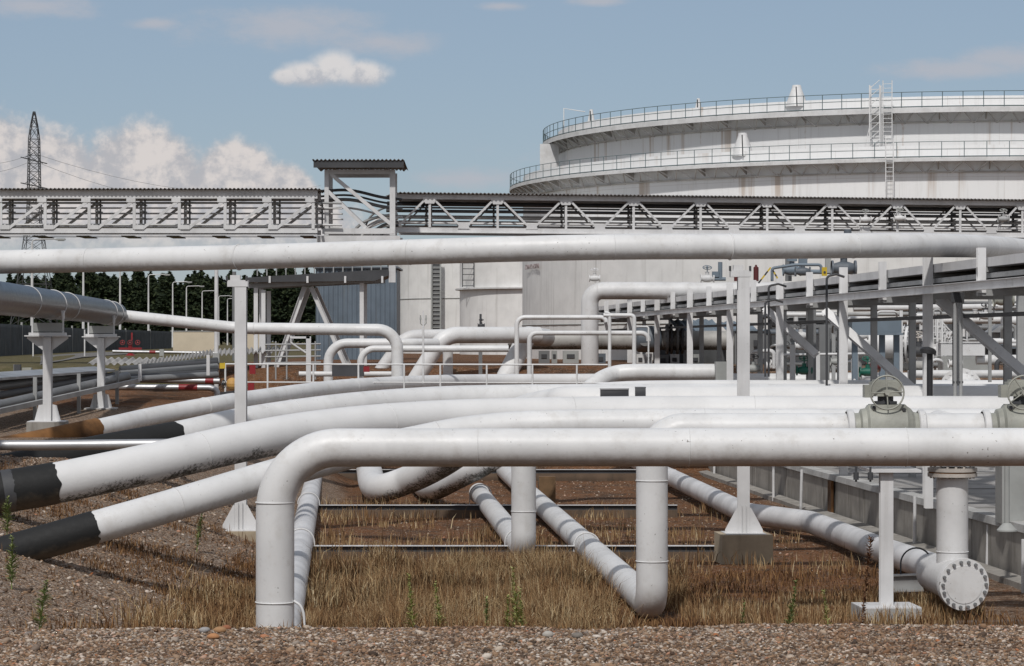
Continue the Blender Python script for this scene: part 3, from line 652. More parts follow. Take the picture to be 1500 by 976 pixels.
# white pipe W1 that continues it
w1 = fillet([V((-15.1, 96.2, 6.3)), W(350, 481, 97), W(520, 483, 96), W(582, 483.5, 96), W(582, 565, 96)], [3, 3, .75], 8)
w1p = ptube('white_pipe', 'white pipe continuing the dark clad pipe and turning down by the grey shed', w1, .225, 'white', 28)
seam_at(w1p, w1[near_idx(w1, 428)], V((1, 0, 0)), .23, r=.02)
# ------------------------------------------------------------------ tanks
def pol(d, deg, z=0): a = math.radians(deg); return V((d*math.sin(a), d*math.cos(a), z))
def shell(c, R, z0, z1, th=.3, n=160):
    b = MB(); pr = [(z0, R), (z1, R), (z1, R-th), (z0, R-th)]
    b.lathe(V((c.x, c.y, 0)), ZUP, pr, n); return b
def bracket_ring(c, R, z, wd, n, hgt):
    b = MB()
    for k in range(n):
        a = 2*PI*k/n; u = V((math.cos(a), math.sin(a), 0)); s = V((-u.y, u.x, 0))
        p = V((c.x, c.y, z))+u*R
        b.prism([p, p+u*wd, p+u*wd-ZUP*.12, p-ZUP*hgt, ], s*.08)
    return b
def zigzag_ring(c, R, z, wd, n, hgt):                    # slanting struts between wall and gallery edge
    b = MB()
    for k in range(n):
        a0 = 2*PI*k/n; a1 = 2*PI*(k+.5)/n; a2 = 2*PI*(k+1)/n
        f = lambda a, r, zz: V((c.x+math.cos(a)*r, c.y+math.sin(a)*r, zz))
        b.beam(f(a1, R, z-hgt), f(a0, R+wd, z), .09, .09); b.beam(f(a1, R, z-hgt), f(a2, R+wd, z), .09, .09)
    return b
def railing_ring(c, R, z, h, n, r=.03):
    b = MB(); P = lambda a, zz: V((c.x+math.cos(a)*R, c.y+math.sin(a)*R, zz))
    for k in range(n): a = 2*PI*k/n; b.tube([P(a, z), P(a, z+h)], r, 5, caps=False)
    for zz in (z+h, z+h*.52): b.tube([P(2*PI*k/180, zz) for k in range(181)], r*.85, 5, caps=False)
    b.tube([P(2*PI*k/180, z+.08) for k in range(181)], .05, 4, caps=False)
    return b
TC = pol(252.5, 9.85); GZ = 4.0
def tank_big():
    m, nt, p, pos, gi = new_mat('big_tank_plates'); L = nt.links
    s = nd(nt, 'ShaderNodeSeparateXYZ'); L.new(pos, s.inputs[0])
    ang = mth(nt, 'MULTIPLY', mth(nt, 'ARCTAN2', mth(nt, 'SUBTRACT', s.outputs[0], TC.x), mth(nt, 'SUBTRACT', s.outputs[1], TC.y)), 41.)
    cv = nd(nt, 'ShaderNodeCombineXYZ'); L.new(ang, cv.inputs[0]); L.new(s.outputs[2], cv.inputs[1]); uv_ = cv.outputs[0]
    br = nd(nt, 'ShaderNodeTexBrick'); L.new(uv_, br.inputs[0]); br.inputs['Scale'].default_value = 1.; br.inputs['Brick Width'].default_value = 9.; br.inputs['Row Height'].default_value = 2.35
    br.inputs['Mortar Size'].default_value = .03; br.inputs['Mortar Smooth'].default_value = .6; br.inputs['Color1'].default_value = (.84, .843, .845, 1); br.inputs['Color2'].default_value = (.815, .82, .823, 1); br.inputs['Mortar'].default_value = (.7, .69, .68, 1)
    c = br.outputs[0]
    n1 = noise(nt, uv_, .9, 6, .7, (1.6, .1, 1)); c = mix(nt, smooth(nt, n1, .5, .75, 0, .35), c, (.46, .45, .43))
    n2 = noise(nt, uv_, 1.0, 5, .6, (1.1, .05, 1)); n2b = noise(nt, uv_, 1.4, 5, .7)
    c = mix(nt, smooth(nt, mth(nt, 'ADD', n2, mth(nt, 'MULTIPLY', mth(nt, 'SUBTRACT', n2b, .5), .25)), .63, .74, 0, .55), c, (.36, .22, .12))
    z_ = s.outputs[2]
    for za, zb in ((15.5, 19.3), (20.5, 23.7)):       # rust runs that start at the stiffener under each gallery
        n3 = noise(nt, uv_, 1.0, 4, .6, (.9 if za > 18 else .7, .02, 1)); n4 = noise(nt, uv_, 3., 3, .6, (1, .05, 1))
        lim = mth(nt, 'MULTIPLY', smooth(nt, mth(nt, 'ADD', z_, mth(nt, 'MULTIPLY', n4, 3.)), za+1, zb+1), smooth(nt, z_, zb+.12, zb))
        c = mix(nt, mth(nt, 'MULTIPLY', mth(nt, 'MULTIPLY', smooth(nt, n3, .56, .66), lim), .6), c, (.36, .24, .14))
    L.new(c, p.inputs['Base Color']); p.inputs['Roughness'].default_value = .55; M['tank_big'] = m; return m
tk = thing('storage_tank', 'huge white double walled oil tank with two railed galleries filling the upper right', 'storage tank', (TC.x, TC.y, GZ))
tk_in = shell(TC, 38.7, GZ, 25.75, .3, 200).build('inner_shell', tank_big(), tk)
tk_out = shell(TC, 42.1, GZ, 21.4, .3, 200).build('outer_shell', M['tank_big'], tk)
for R, zd, nm, wd in ((38.7, 24.7, 'upper_gallery', 1.45), (42.1, 20.3, 'lower_gallery', 1.3)):
    g_ = MB().lathe(V((TC.x, TC.y, 0)), ZUP, [(zd-.12, R), (zd-.12, R+wd), (zd-.42 if R < 40 else zd-.3, R+wd), (zd-.42 if R < 40 else zd-.3, R+wd+.05), (zd, R+wd+.05), (zd, R)], 200).build(nm, M['white2'], tk)
    bk = bracket_ring(TC, R, zd-.14, wd, 64, .75)
    for q_ in range(64):
        one = MB(); one.v = bk.v[q_*8:q_*8+8]; one.f = bk.f[:6]; one.s = bk.s[:6]; one.build('bracket', M['tankdirty'], g_)
    zigzag_ring(TC, R, zd-.2, wd-.1, 128, 1.0 if R < 40 else .95).build('strut', M['white2'], g_)
    MB().lathe(V((TC.x, TC.y, 0)), ZUP, [(zd-1.05, R), (zd-1.05, R+.22), (zd-1.15, R+.22), (zd-1.15, R)], 200).build('stiffener', M['tankdirty'], g_)
    railing_ring(TC, R+wd-.02, zd, 1.3, 150, .032 if R > 40 else .036).build('railing', M['railgreen'], g_)
roof_ = MB().lathe(V((TC.x, TC.y, 0)), ZUP, [(22.5, 38.4), (23.2, .01)], 100).build('floating_roof', M['tankdirty'], tk)
def ray_on(R, px):                                       # front point of the circle of radius R seen at column px
    d = V(((px-750)/F, 1, 0)).normalized(); o = -V((TC.x, TC.y, 0)); bb = o.dot(d); cc = o.length_squared-R*R
    t_ = -bb-math.sqrt(max(bb*bb-cc, 0)); return d*t_
# vents (white cones) on the rims
for px, R, z0, hh, wdd in ((1167, 38.2, 25.3, 1.85, 1.0), (1088, 41.4, 21.0, 2.0, 1.0), (866, 38.2, 25.4, 1.5, .42), (1023, 38.2, 25.4, 1.2, .36)):
    p = ray_on(R, px); b = MB().lathe(V((p.x, p.y, z0)), ZUP, [(0, wdd), (hh*.85, wdd*.42), (hh, wdd*.36), (hh, .01)], 16)
    o = b.build('rim_vent', M['white'], tk); MB().cyl(V((p.x-.1, p.y-wdd-.1, z0)), V((p.x-.1, p.y-wdd*.4-.1, z0+hh*.9)), .05, 6).build('vent_pipe', M['dark'], o)
# ladder tower in front of galleries
lp_ = ray_on(43.6, 1294); dr = (V((lp_.x, lp_.y, 0))-V((TC.x, TC.y, 0))).normalized(); sd = V((-dr.y, dr.x, 0))
def ladder(p, z0, z1, wd, up, cage=None):
    b = MB()
    for s in (-1, 1): b.beam(p+up*0+sd*s*wd/2+ZUP*(z0-p.z), p+sd*s*wd/2+ZUP*(z1-p.z), .07, .07)
    z = z0+.3
    while z < z1: b.beam(V((p.x, p.y, z))-sd*wd/2, V((p.x, p.y, z))+sd*wd/2, .04, .04); z += .36
    return b
sd = sd if sd.x > 0 else -sd
pu = lp_-dr*4.1; pu.z = 0
l1 = ladder(V((lp_.x, lp_.y, 0))+sd*.5, 16.0, 21.9, .62, dr).build('ladder', M['white'], tk)
l2 = ladder(ray_on(40.4, 1300)+V((0, 0, 0)), 20.3, 27.0, .75, dr).build('ladder', M['white'], tk)
b = MB(); q = ray_on(40.3, 1283)
for s in (-.42, .42):
    b.beam(q+sd*s+ZUP*20.4, q+sd*s+ZUP*26.6, .09, .09)
    b.beam(q+sd*s+dr*.7+ZUP*20.4, q+sd*s+dr*.7+ZUP*26.6, .09, .09)
for k in range(9):
    z = 20.7+k*.7; b.beam(q-sd*.42+ZUP*z, q+sd*.42+ZUP*z, .05, .05); b.beam(q-sd*.42+dr*.7+ZUP*z, q+sd*.42+dr*.7+ZUP*(z+.7), .05, .05)
b.beam(q-sd*1.1+ZUP*20.3+dr*.7, q-sd*.4+ZUP*23.2+dr*.7, .06, .06)
b.build('stair_tower', M['white'], tk)
MB().box(q+ZUP*20.9, (.9, .6, 1.3)).build('winch', M['dark'], tk)
b = MB()
for px in (806, 815):
    p = ray_on(42, px); 
b = MB(); p = V((TC.x, TC.y, 0))+V((-math.cos(.17), -math.sin(.17), 0))*40.6
b.prism([V((p.x-.5, p.y, 24.2)), V((p.x+1.3, p.y, 24.2)), V((p.x+1.3, p.y, 22.2)), V((p.x+.2, p.y, 20.5)), V((p.x-.5, p.y, 20.5))], (0, .4, 0)); b.build('shell_brace', M['white2'], tk)
b = MB(); z = 26.3; a_ = ray_on(39.9, 826); b.tube([V((a_.x, a_.y, 24.7)), V((a_.x, a_.y, 27.2)), V((a_.x+2.0, a_.y+.2, 26.9))], .05, 6).build('davit', M['white'], tk)
# rust runs below the lower gallery: stain strips with a shape of their own live in the material of this tank

def small_tank(lbl, c, R, ztop, seams, ringz=None, sh=True):
    t = thing('tank', lbl, 'storage tank', (c.x, c.y, 4.0))
    s_ = MB().lathe(V((c.x, c.y, 0)), ZUP, [(3.8, R), (ztop, R), (ztop+.02, R-.2), (ztop+R*.05, .01)], 120).build('shell', M['tank'], t)
    for z in seams: MB().ring(V((c.x, c.y, z)), ZUP, R+.01, .045, 120, 5).build('seam', M['greybox2'], t)
    if ringz: MB().lathe(V((c.x, c.y, 0)), ZUP, [(ringz, R), (ringz, R+.35), (ringz+.12, R+.35), (ringz+.12, R)], 120).build('wind_girder', M['white2'], t)
    return t
cB = pol(222, -.56); cC = pol(205, 1.05); cN = pol(165, 8.95)
B_ = small_tank('slim white tank behind the grey shed with a rusty ladder strip', cB, 8, 13.3, [H+63*214/3700], None)
C_ = small_tank('white tank with a ring girder, left of the large near tank wall', cC, 8, 12.2, [], H+77*198/3700)
N_ = small_tank('broad white tank whose wall forms the backdrop behind the valves', cN, 25, 11.2, [6.3], None)
yb = cB.y-7.9; xb = W(639, 0, yb).x; t = B_; b = MB()
off = V((0, 0, 0)); 
for s in (-.38, .38): b.beam((xb+s, yb-.5, 4), (xb+s, yb-.5, 12.9), .12, .3)
for k in range(24): b.beam((xb-.36, yb-.45, 4.3+k*.36), (xb+.36, yb-.45, 4.3+k*.36), .05, .06)
b.build('caged_ladder', M['greybox2'], t); MB().box((xb, yb-.25, 8.4), (.62, .2, 8.8)).build('ladder_shaft', M['greybox'], t)
p = pol(197.5, -.9); b = MB()
b = MB(); xr = W(677, 0, 199).x
for s in (0, .9): b.beam((xr+s, 200.6, 9.6), (xr+s, 200.6, 11.6), .07, .07)
for k in range(5): b.beam((xr, 200.55, 9.7+k*.45), (xr+.9, 200.55, 9.7+k*.45), .06, .06)
b.build('ladder', M['dark'], C_)
# railing on the roof edge of the middle tank
railing_ring(cC, 7.9, 12.25, 1.0, 40, .04).build('railing', M['railgreen'], C_)
def text_mesh(name, s, size, m, parent, loc, rot, ext=.01, align='LEFT'):
    cu = bpy.data.curves.new(name, 'FONT'); cu.body = s; cu.size = size; cu.extrude = ext; cu.align_x = align
    tmp = bpy.data.objects.new('tmp', cu); C.objects.link(tmp); bpy.context.view_layer.update()
    me = bpy.data.meshes.new_from_object(tmp.evaluated_get(bpy.context.evaluated_depsgraph_get())); bpy.data.objects.remove(tmp)
    me.materials.clear(); me.materials.append(m); o = bpy.data.objects.new(name, me); C.objects.link(o)
    o.parent = parent; o.location = V(loc)-(world_loc(parent) if parent else V((0, 0, 0))); o.rotation_euler = rot; return o
M['letter'] = paint('faded_red_lettering', (.33, .26, .26), .7, var=.1, grime=.5, bump=0)
d_ = V(((782-750)/F, 1, 0)).normalized(); oo = -V((cN.x, cN.y, 0)); bb = oo.dot(d_); tt = -bb-math.sqrt(bb*bb-(oo.length_squared-25*25)); pt = d_*tt
nn = (pt-V((cN.x, cN.y, 0))).normalized()
text_mesh('lettering', 'ZONA PO HORENI', .42, M['letter'], N_, V((pt.x, pt.y, H+106*pt.y/3700))+nn*.12, (PI/2, 0, math.atan2(nn.x, -nn.y)), .01, 'CENTER')

# ------------------------------------------------------------------ corrugated sheets
def corr(b, p0, along, wdt, L_, Wd, wl=.18, amp=.03, th=.02):
    """sheet whose waves run along `along` (length L_) and which is Wd deep in direction wdt"""
    p0 = V(p0); along = V(along).normalized(); wdt = V(wdt).normalized(); nrm = along.cross(wdt).normalized()
    if nrm.z < 0: nrm = -nrm
    n = max(8, int(L_/wl*6)); vs = []
    for i in range(n+1):
        s = i/n*L_; z = amp*math.sin(2*PI*s/wl)
        for q, zz in ((0, z), (Wd, z), (Wd, z-th), (0, z-th)): vs.append(p0+along*s+wdt*q+nrm*zz)
    fs = []
    for i in range(n):
        a = i*4; c = a+4
        for j in range(4): fs.append((a+j, c+j, c+(j+1) % 4, a+(j+1) % 4))
    fs += [(0, 1, 2, 3), (n*4+3, n*4+2, n*4+1, n*4)]
    b.poly(vs, fs); return b

# ------------------------------------------------------------------ pipe bridge, left span
def zat(py, Y): return H-(py-HY)/F*Y
YL = 118.; xl0 = W(-140, 0, YL).x; xl1 = W(465, 0, YL).x; DL = 2.2
zt0, zt1, zb1, zb0 = zat(278.5, YL), zat(291, YL), zat(335, YL), zat(345, YL)
t = thing('pipe_bridge', 'left span of the overhead pipe bridge with single diagonals and a corrugated roof', 'pipe bridge', ((xl0+xl1)/2, YL, zb0), 'spans of the pipe bridge')
for dy in (0, DL):
    MB().box(((xl0+xl1)/2, YL+dy, (zt0+zt1)/2), (xl1-xl0, .12, zt0-zt1)).build('top_chord', M['steel'], t)
    MB().beam((xl0, YL+dy, (zb0+zb1)/2+.06), (xl1, YL+dy, (zb0+zb1)/2+.06), .14, zb1-zb0-.1).build('bottom_chord', M['steel'], t)
    MB().beam((xl0, YL+dy-.05, zb0+.02), (xl1, YL+dy-.05, zb0+.02), .24, .03).build('chord_flange', M['steel'], t)
for px in [-66, 1.6, 66.6, 131, 197, 263, 330, 396, 462]:
    x = W(px, 0, YL).x+(-.1 if px == 462 else 0)
    for dy in (0, DL):
        MB().box((x, YL+dy-.08, (zt1+zb1)/2), (.14, .05, zt1-zb1+.04)).build('post', M['steel'], t)
        if px > -60:
            xb0 = x-(65.7/F*YL)
            MB().beam((xb0+.42, YL+dy-.1, zb1+.03), (x-.05, YL+dy-.1, zt1-.12), .04, .13).build('brace', M['steel'], t)
            if dy == 0: MB().box((x-.15, YL-.13, zt1-.08), (.42, .02, .2)).build('gusset', M['steel'], t); MB().box((xb0+.22, YL-.13, zb1+.06), (.45, .02, .2)).build('gusset', M['steel'], t)
    MB().box((x-.3, YL+DL/2, zb0-.035), (.6, DL+.2, .04)).build('cross_tie', M['dark'], t)
    b = MB()
    for k in range(4): b.box((x+.28, YL+1.0, zb1+.2+k*.32), (.12, 1.6, .07))
    b.box((x+.35, YL+1.0, (zt1+zb1)/2), (.08, .08, zt1-zb1)); b.build('pipe_hanger', M['greybox'], t)
corr(MB(), (xl0, YL-.35, zt0+.05), (1, 0, 0), (0, 1, 0), xl1-xl0+.1, DL+.7, .19, .035).build('roof', M['roof'], t)
for k, (py, r, dy, mt) in enumerate([(297.5, .05, .5, 'steelgrey'), (305, .04, .9, 'white2'), (313, .04, 1.3, 'white2'), (321, .035, 1.6, 'white2'), (329.5, .05, .7, 'white2'), (333, .05, 1.2, 'white2')]):
    y = YL+dy; tag(MB().tube([(xl0, y, zat(py, y)), (xl1-.02*k, y, zat(py, y)), (xl1+1.1, y, zat(py, y)-.02)], r, 8).build('bridge_pipe', M[mt]),
        'thin pipe or cable line inside the left span, %s from the top' % ['topmost', 'second', 'third', 'fourth', 'fifth', 'lowest'][k], 'pipe', 'lines running through the left span')
# right span
PXR = [629.6, 729, 829, 928, 1026, 1123.5, 1218.7, 1314, 1406, 1497, 1586]
def YR(px): return 124.+(px-580)/920*6.5
def PR(px, py, dy=0): y = YR(px)+dy; p = W(px, py, YR(px)); return V((p.x, y, p.z))
xa, xe = 581, 1640; ztR, ztc, zbc, zbR = zat(284.5, 124), zat(291.5, 124), zat(333, 124), zat(340, 124)
def PZ(px, z, dy=0): return V((W(px, 0, YR(px)).x, YR(px)+dy, z))
al = (PZ(xe, 0)-PZ(xa, 0)).normalized()
t = thing('pipe_bridge', 'right span of the overhead pipe bridge with paired V diagonals, full of pipes', 'pipe bridge', PZ(1100, zbR), 'spans of the pipe bridge')
for dy in (0, 2.6):
    MB().beam(PZ(xa, (ztR+ztc)/2, dy), PZ(xe, (ztR+ztc)/2, dy), .16, ztR-ztc).build('top_chord', M['steel'], t)
    MB().beam(PZ(xa, (zbR+zbc)/2, dy), PZ(xe, (zbR+zbc)/2, dy), .16, zbc-zbR).build('bottom_chord', M['steel'], t)
    MB().beam(PZ(xa, zbR-.02, dy-.1), PZ(xe, zbR-.02, dy-.1), .3, .03).build('chord_flange', M['steel'], t)
mids = [580]+[(a+b_)/2 for a, b_ in zip(PXR[:-1], PXR[1:])]
for i_, px in enumerate(PXR):
    for dy in (0, 2.6):
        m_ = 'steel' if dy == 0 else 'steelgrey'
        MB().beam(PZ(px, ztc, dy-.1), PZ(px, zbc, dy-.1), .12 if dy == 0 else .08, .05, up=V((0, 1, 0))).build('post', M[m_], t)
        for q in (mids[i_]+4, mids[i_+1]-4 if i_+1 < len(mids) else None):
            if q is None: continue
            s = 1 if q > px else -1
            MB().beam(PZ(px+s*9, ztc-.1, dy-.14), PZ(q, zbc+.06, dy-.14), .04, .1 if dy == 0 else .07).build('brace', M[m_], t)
        if dy == 0:
            p = PZ(px, ztc, -.17); b = MB(); b.prism([p+al*-.4+ZUP*.1, p+al*.4+ZUP*.1, p+al*.22-ZUP*.22, p+al*-.22-ZUP*.22], (0, .02, 0)); b.build('gusset', M['steel'], t)
            if i_: p = PZ(mids[i_], zbc, -.17); b = MB(); b.prism([p+al*-.3-ZUP*.05, p+al*.3-ZUP*.05, p+al*.22+ZUP*.2, p+al*-.22+ZUP*.2], (0, .02, 0)); b.build('gusset', M['steel'], t)
    b = MB()
    for k in range(5): b.beam(PZ(px-6, zbc+.15+k*.26, .2), PZ(px-6, zbc+.15+k*.26, 2.4), .1, .06, ZUP)
    b.beam(PZ(px-6, zbc, 1.2), PZ(px-6, ztc, 1.2), .1, .1); b.beam(PZ(px-14, ztc-.35, 1.4), PZ(px-5, ztc-.05, 1.4), .1, .12); b.build('pipe_hanger', M['dark'], t)
rf = MB(); nrm_ = PZ(xa-1, ztR+.06, -.4); corr(rf, nrm_, al, (-al.y, al.x, 0), (PZ(xe, 0)-PZ(xa, 0)).length, 3.4, .2, .04).build('roof', M['roof'], t)
names = ['highest', 'second highest', 'third', 'fourth', 'fifth', 'sixth', 'seventh', 'eighth', 'lowest']
for k, (py, r, dy, mt) in enumerate([(296, .11, 1.5, 'dark'), (302.5, .05, .9, 'greybox'), (308, .08, .6, 'dark'), (313.5, .045, 1.9, 'white2'), (317.5, .06, .8, 'beigepipe'), (322, .05, 1.6, 'white2'), (326, .06, .5, 'white2'), (330, .06, 1.1, 'steelgrey'), (333.5, .07, 1.9, 'white2')]):
    z = zat(py, 124)
    ps = [PZ(xa-16, z, dy), PZ(xe, z, dy)]
    if k in (1, 3, 5, 7): ps = [PZ(xa-45-4*k, z-1.3+.1*k, dy), PZ(xa-40-3*k, z-.5, dy), PZ(xa-20, z, dy), PZ(xe, z, dy)]; ps = fillet(ps, 1.1, 8)
    tag(MB().tube(ps, r, 8).build('bridge_pipe', M[mt]), '%s of the lines running lengthwise through the right bridge span' % names[k], 'pipe', 'lines running through the right span')
# tower joining the spans
YT = 119.; xt0, xt1 = W(478.5, 0, YT).x, W(575, 0, YT).x; ztt = zat(249, YT); zbt = zat(345, YT)
t = thing('bridge_tower', 'raised open frame with a small corrugated roof between the two bridge spans', 'tower', ((xt0+xt1)/2, YT, zbt))
for dy in (0, 2.6):
    for x in (xt0, xt1):
        MB().ibeam((x, YT+dy, zbt), (x, YT+dy, ztt), .2 if x == xt0 or dy else .26, .16, .02).build('column', M['steel'], t)
    MB().beam((xt0-.1, YT+dy, ztt-.1), (xt1+.1, YT+dy, ztt-.1), .14, .2).build('roof_beam', M['steel'], t)
    MB().beam((xt0+.2, YT+dy, ztt-.2), (xt1-.1, YT+dy, zbt+.55), .1, .17).build('brace', M['steel'], t)
    MB().beam((xt0+.05, YT+dy, zat(280, YT)), (xt0+1.85, YT+dy, zbt+.35), .1, .17).build('brace', M['steel'], t)
    MB().beam((xt0-.2, YT+dy, zbt+.2), (xt1+.1, YT+dy, zbt+.2), .2, .26).build('floor_beam', M['steel'], t)
    MB().box(((xt0+xt1)/2-.05, YT+dy, zat(350.5, YT)), (122/F*YT, .25, 10/F*YT)).build('girder', M['steel'], t)
corr(MB(), (W(459.5, 0, YT).x, YT-.9, ztt+.42), (1, 0, 0), (0, 1, -.04), 134/F*YT, 4.4, .19, .035).build('roof', M['roof'], t)
MB().box(((xt0+xt1)/2, YT-.8, ztt+.2), (131/F*YT, .06, .3)).build('roof_fascia', M['dark'], t)
b = MB()
for k in range(6): b.beam((xt0-.5+k*.8, YT-.8, ztt+.28), (xt0-.5+k*.8, YT+3.3, ztt+.22), .08, .14)
b.build('roof_purlin', M['dark'], t)
for k, (z0_, mt, r) in enumerate([(275, 'dark', .07), (282, 'dark', .05), (288, 'greybox', .08), (300, 'white2', .05)]):
    tag(MB().tube(catmull([(xt0-.6, YT+1+k*.3, zat(z0_+4, YT)), (xt0+1, YT+1+k*.3, zat(z0_+2, YT)), (xt1-.6, YT+1+k*.3, zat(z0_+12, YT)), (xt1+.4, YT+1+k*.3, zat(z0_+16, YT))], 6), r, 8).build('cable_run', M[mt]),
        '%s sagging line crossing the open frame between the spans' % ['uppermost dark', 'second dark', 'third grey', 'lowest white'][k], 'cable', 'lines crossing the bridge tower')
# hoops of hose bending down in the tower
for k in range(4):
    x0_ = W(515+k*12, 0, YT).x; x1_ = xt1+.2; r = (x1_-x0_)
    zt_ = zat(313+k*5, YT); pts = [V((x0_+r*(1-math.cos(a)), YT+1.2+.2*k, zt_-1.0+math.sin(a)*1.0)) for a in [i*PI/2/8 for i in range(9)]]
    tag(MB().tube(pts, .07, 8).build('bent_pipe', M[['steelgrey', 'white2', 'greybox', 'dark'][k]]), '%s of the nested pipes bending down inside the bridge tower' % ['outermost', 'second', 'third', 'innermost'][k], 'pipe', 'bent pipes in the bridge tower')

# support frame under the bridge: A-braces and dark roofed beam
YF = 112.; t = thing('support_frame', 'grey steel frame with crossed A braces under a dark sloping canopy beam', 'support', (W(465, 0, YF).x, YF, 3.9))
def fx(px, py, dy=0): p = W(px, py, YF); p.y += dy; return p
for dy in (0, 2.4):
    for px in (375, 386, 530): MB().ibeam(fx(px, 570, dy), fx(px, 412 if px != 386 else 425, dy), .18, .18, .02).build('column', M['steel'], t)
    MB().ibeam(fx(398, 556, dy+.2), fx(446, 420, dy+.2), .24, .2, .02).build('brace', M['steel'], t)
    MB().ibeam(fx(455, 420, dy+.2), fx(515, 556, dy+.2), .24, .2, .02).build('brace', M['steel'], t)
    MB().beam(fx(364, 419, dy), fx(560, 410, dy), .2, .2).build('beam', M['steelgrey'], t)
MB().prism([fx(364, 407, -.5), fx(570, 395, -.5), fx(570, 404, -.5), fx(550, 412, -.5), fx(364, 414, -.5)], (0, 3.2, 0)).build('canopy', M['dark'], t)
for px in (397, 452, 507, 561): MB().box(fx(px, 410, -.6), (.09, .08, .3)).build('canopy_hook', M['steel'], t)
MB().box(fx(575, 396, -.3), (.3, .2, 1.1)).build('end_plate', M['steel'], t)
b = MB()
for px in range(375, 570, 14): b.box(fx(px, 396-(px-364)*.03, .6), (.05, .05, .5))
b.beam(fx(364, 392, .6), fx(575, 386, .6), .05, .05).build('upper_rail', M['steelgrey'], t)

# ------------------------------------------------------------------ grey shed, far fence, cream wall
YS = 150.; t = thing('shed', 'tall blue grey corrugated steel shed beside the slim white tank', 'building', (W(520, 0, YS).x, YS, 4))
x0_, x1_ = W(464, 0, YS).x, W(581, 0, YS).x; zt_ = zat(394, YS)
MB().box(((x0_+x1_)/2, YS+3.1, (4+zt_)/2), (x1_-x0_-.1, 5.9, zt_-4)).build('core', M['bluedark'], t)
b = MB(); corr(b, (x0_, YS, 3.9), (1, 0, 0), (0, 0, 1), x1_-x0_, zt_-3.9, .28, .04); b.build('wall', M['bluesheet'], t)
b = MB(); corr(b, (x0_-.02, YS+.05, 3.9), (0, 1, 0), (0, 0, 1), 6, zt_-3.9, .28, .04); b.build('wall', M['bluesheet'], t)
MB().prism([(x0_-.2, YS-.2, zt_+.03), (x0_-.2, YS+6.2, zt_+.03), (x0_-.2, YS+6.2, zt_+.14), (x0_-.2, YS-.2, zt_+.14)], (x1_-x0_+.3, 0, 0)).build('roof', M['bluedark'], t)
# fence
def fence_pt(f): return V((-30-4-f*11.0, 148+f*160, 0))
fp = [W(-80, 500, 140), W(0, 500, 160), W(125, 500, 225), W(251, 500, 300)]
t = thing('sheet_fence', 'dark blue corrugated sheet fence in front of the pines', 'fence', (fp[1].x, fp[1].y, 4.2))
for a_, b_ in zip(fp[:-1], fp[1:]):
    a2 = V((a_.x, a_.y, hz(a_.x, a_.y)-.1)); d = V((b_.x-a_.x, b_.y-a_.y, 0)); bb = MB(); corr(bb, a2, d, ZUP, d.length, 2.15, .3, .04)
    bb.build('sheet_panel', M['bluefence'], t)
for f in range(0, 11):
    q = f/10*3; i_ = min(int(q), 2); p = fp[i_].lerp(fp[i_+1], q-i_); MB().box((p.x, p.y-.2, 5.3), (.12, .12, 2.6)).build('fence_post', M['steelgrey'], t)
YW = 210; t = thing('boundary_wall', 'pale cream rendered wall section beyond the corrugated roofs', 'wall', (W(285, 0, YW).x, YW, 4.2))
MB().box((W(286, 0, YW).x, YW, 5.0), (64/F*YW, .4, 2.2)).build('wall_panel', M['cream'], t); MB().box((W(286, 0, YW).x, YW, 6.13), (64.5/F*YW, .5, .06)).build('coping', M['concretecap'], t)
t = tag(MB().box((W(362, 0, YW).x, YW+2, 5.0), (42/F*YW, .4, 2.2)).box((W(362, 0, YW).x, YW+2, 6.13), (43/F*YW, .5, .06)).build('boundary_wall', M['cream']), 'second cream wall section, between the tall white post and the grey frame', 'wall')
# road
rp = [((-70, 556), (-70, 533)), ((0, 541), (0, 529)), ((60, 533.5), (60, 524.5)), ((120, 527), (120, 520.5)), ((200, 521), (200, 517))]
b = MB(); vs = []
for lo, hi in rp:
    for (px, py) in (lo, hi):
        Y = (H-4.24)*F/(py-HY); vs.append(W(px, py, Y)); vs[-1].z = hz(vs[-1].x, Y)+.03
b.poly(vs, [(2*i, 2*i+2, 2*i+3, 2*i+1) for i in range(len(rp)-1)]); tag(b.build('road', M['asphalt']), kind='structure')

# ------------------------------------------------------------------ street lamps
def lampx(Y): return -38-(Y-200)*.057
lam = None
for i_, (Y, lb) in enumerate([(200, 'nearest street lamp in the row, its pole left of the trestles'), (236, 'second street lamp in the row behind the trestles'), (271, 'third street lamp, pole between trestle and fence end'), (306, 'fourth street lamp of the row before the dark pines'), (344, 'fifth street lamp of the row before the dark pines'), (370, 'sixth street lamp of the row before the dark pines'), (405, 'seventh street lamp of the row before the dark pines'), (450, 'eighth street lamp of the row before the dark pines'), (478, 'farthest street lamp in the row, next to the white mast')]):
    x = lampx(Y)
    if i_ == 0:
        t = thing('street_lamp', lb, 'street lamp', (x, Y, 4.1), 'street lamps in a row before the forest'); lam = t
        MB().tube([(x, Y, 4.1), (x, Y, 9), (x, Y, 13.1)], [.16, .11, .08], 10).tube(fillet([(x, Y, 12.9), (x, Y, 13.35), (x+2.0, Y, 13.4)], .3, 5), .055, 8).build('pole', M['white2'], t)
        MB().box((x+2.25, Y, 13.36), (.75, .3, .14)).build('lamp_head', M['greybox2'], t); MB().box((x+2.3, Y, 13.26), (.5, .22, .06)).build('lamp_glass', M['glass'], t)
    else: dup(lam, (x, Y, 4.1), label=lb)
Ym = 106; t = thing('mast', 'plain white mast pole rising just left of the tall white post', 'mast', (W(317, 0, Ym).x, Ym, 2.6))
MB().tube([(t.location.x, Ym, 2.4), (t.location.x, Ym, zat(392, Ym))], [.1, .08], 12).build('pole', M['white2'], t); MB().box((t.location.x, Ym-.1, 4.6), (.28, .15, .4)).build('junction_box', M['greybox2'], t)
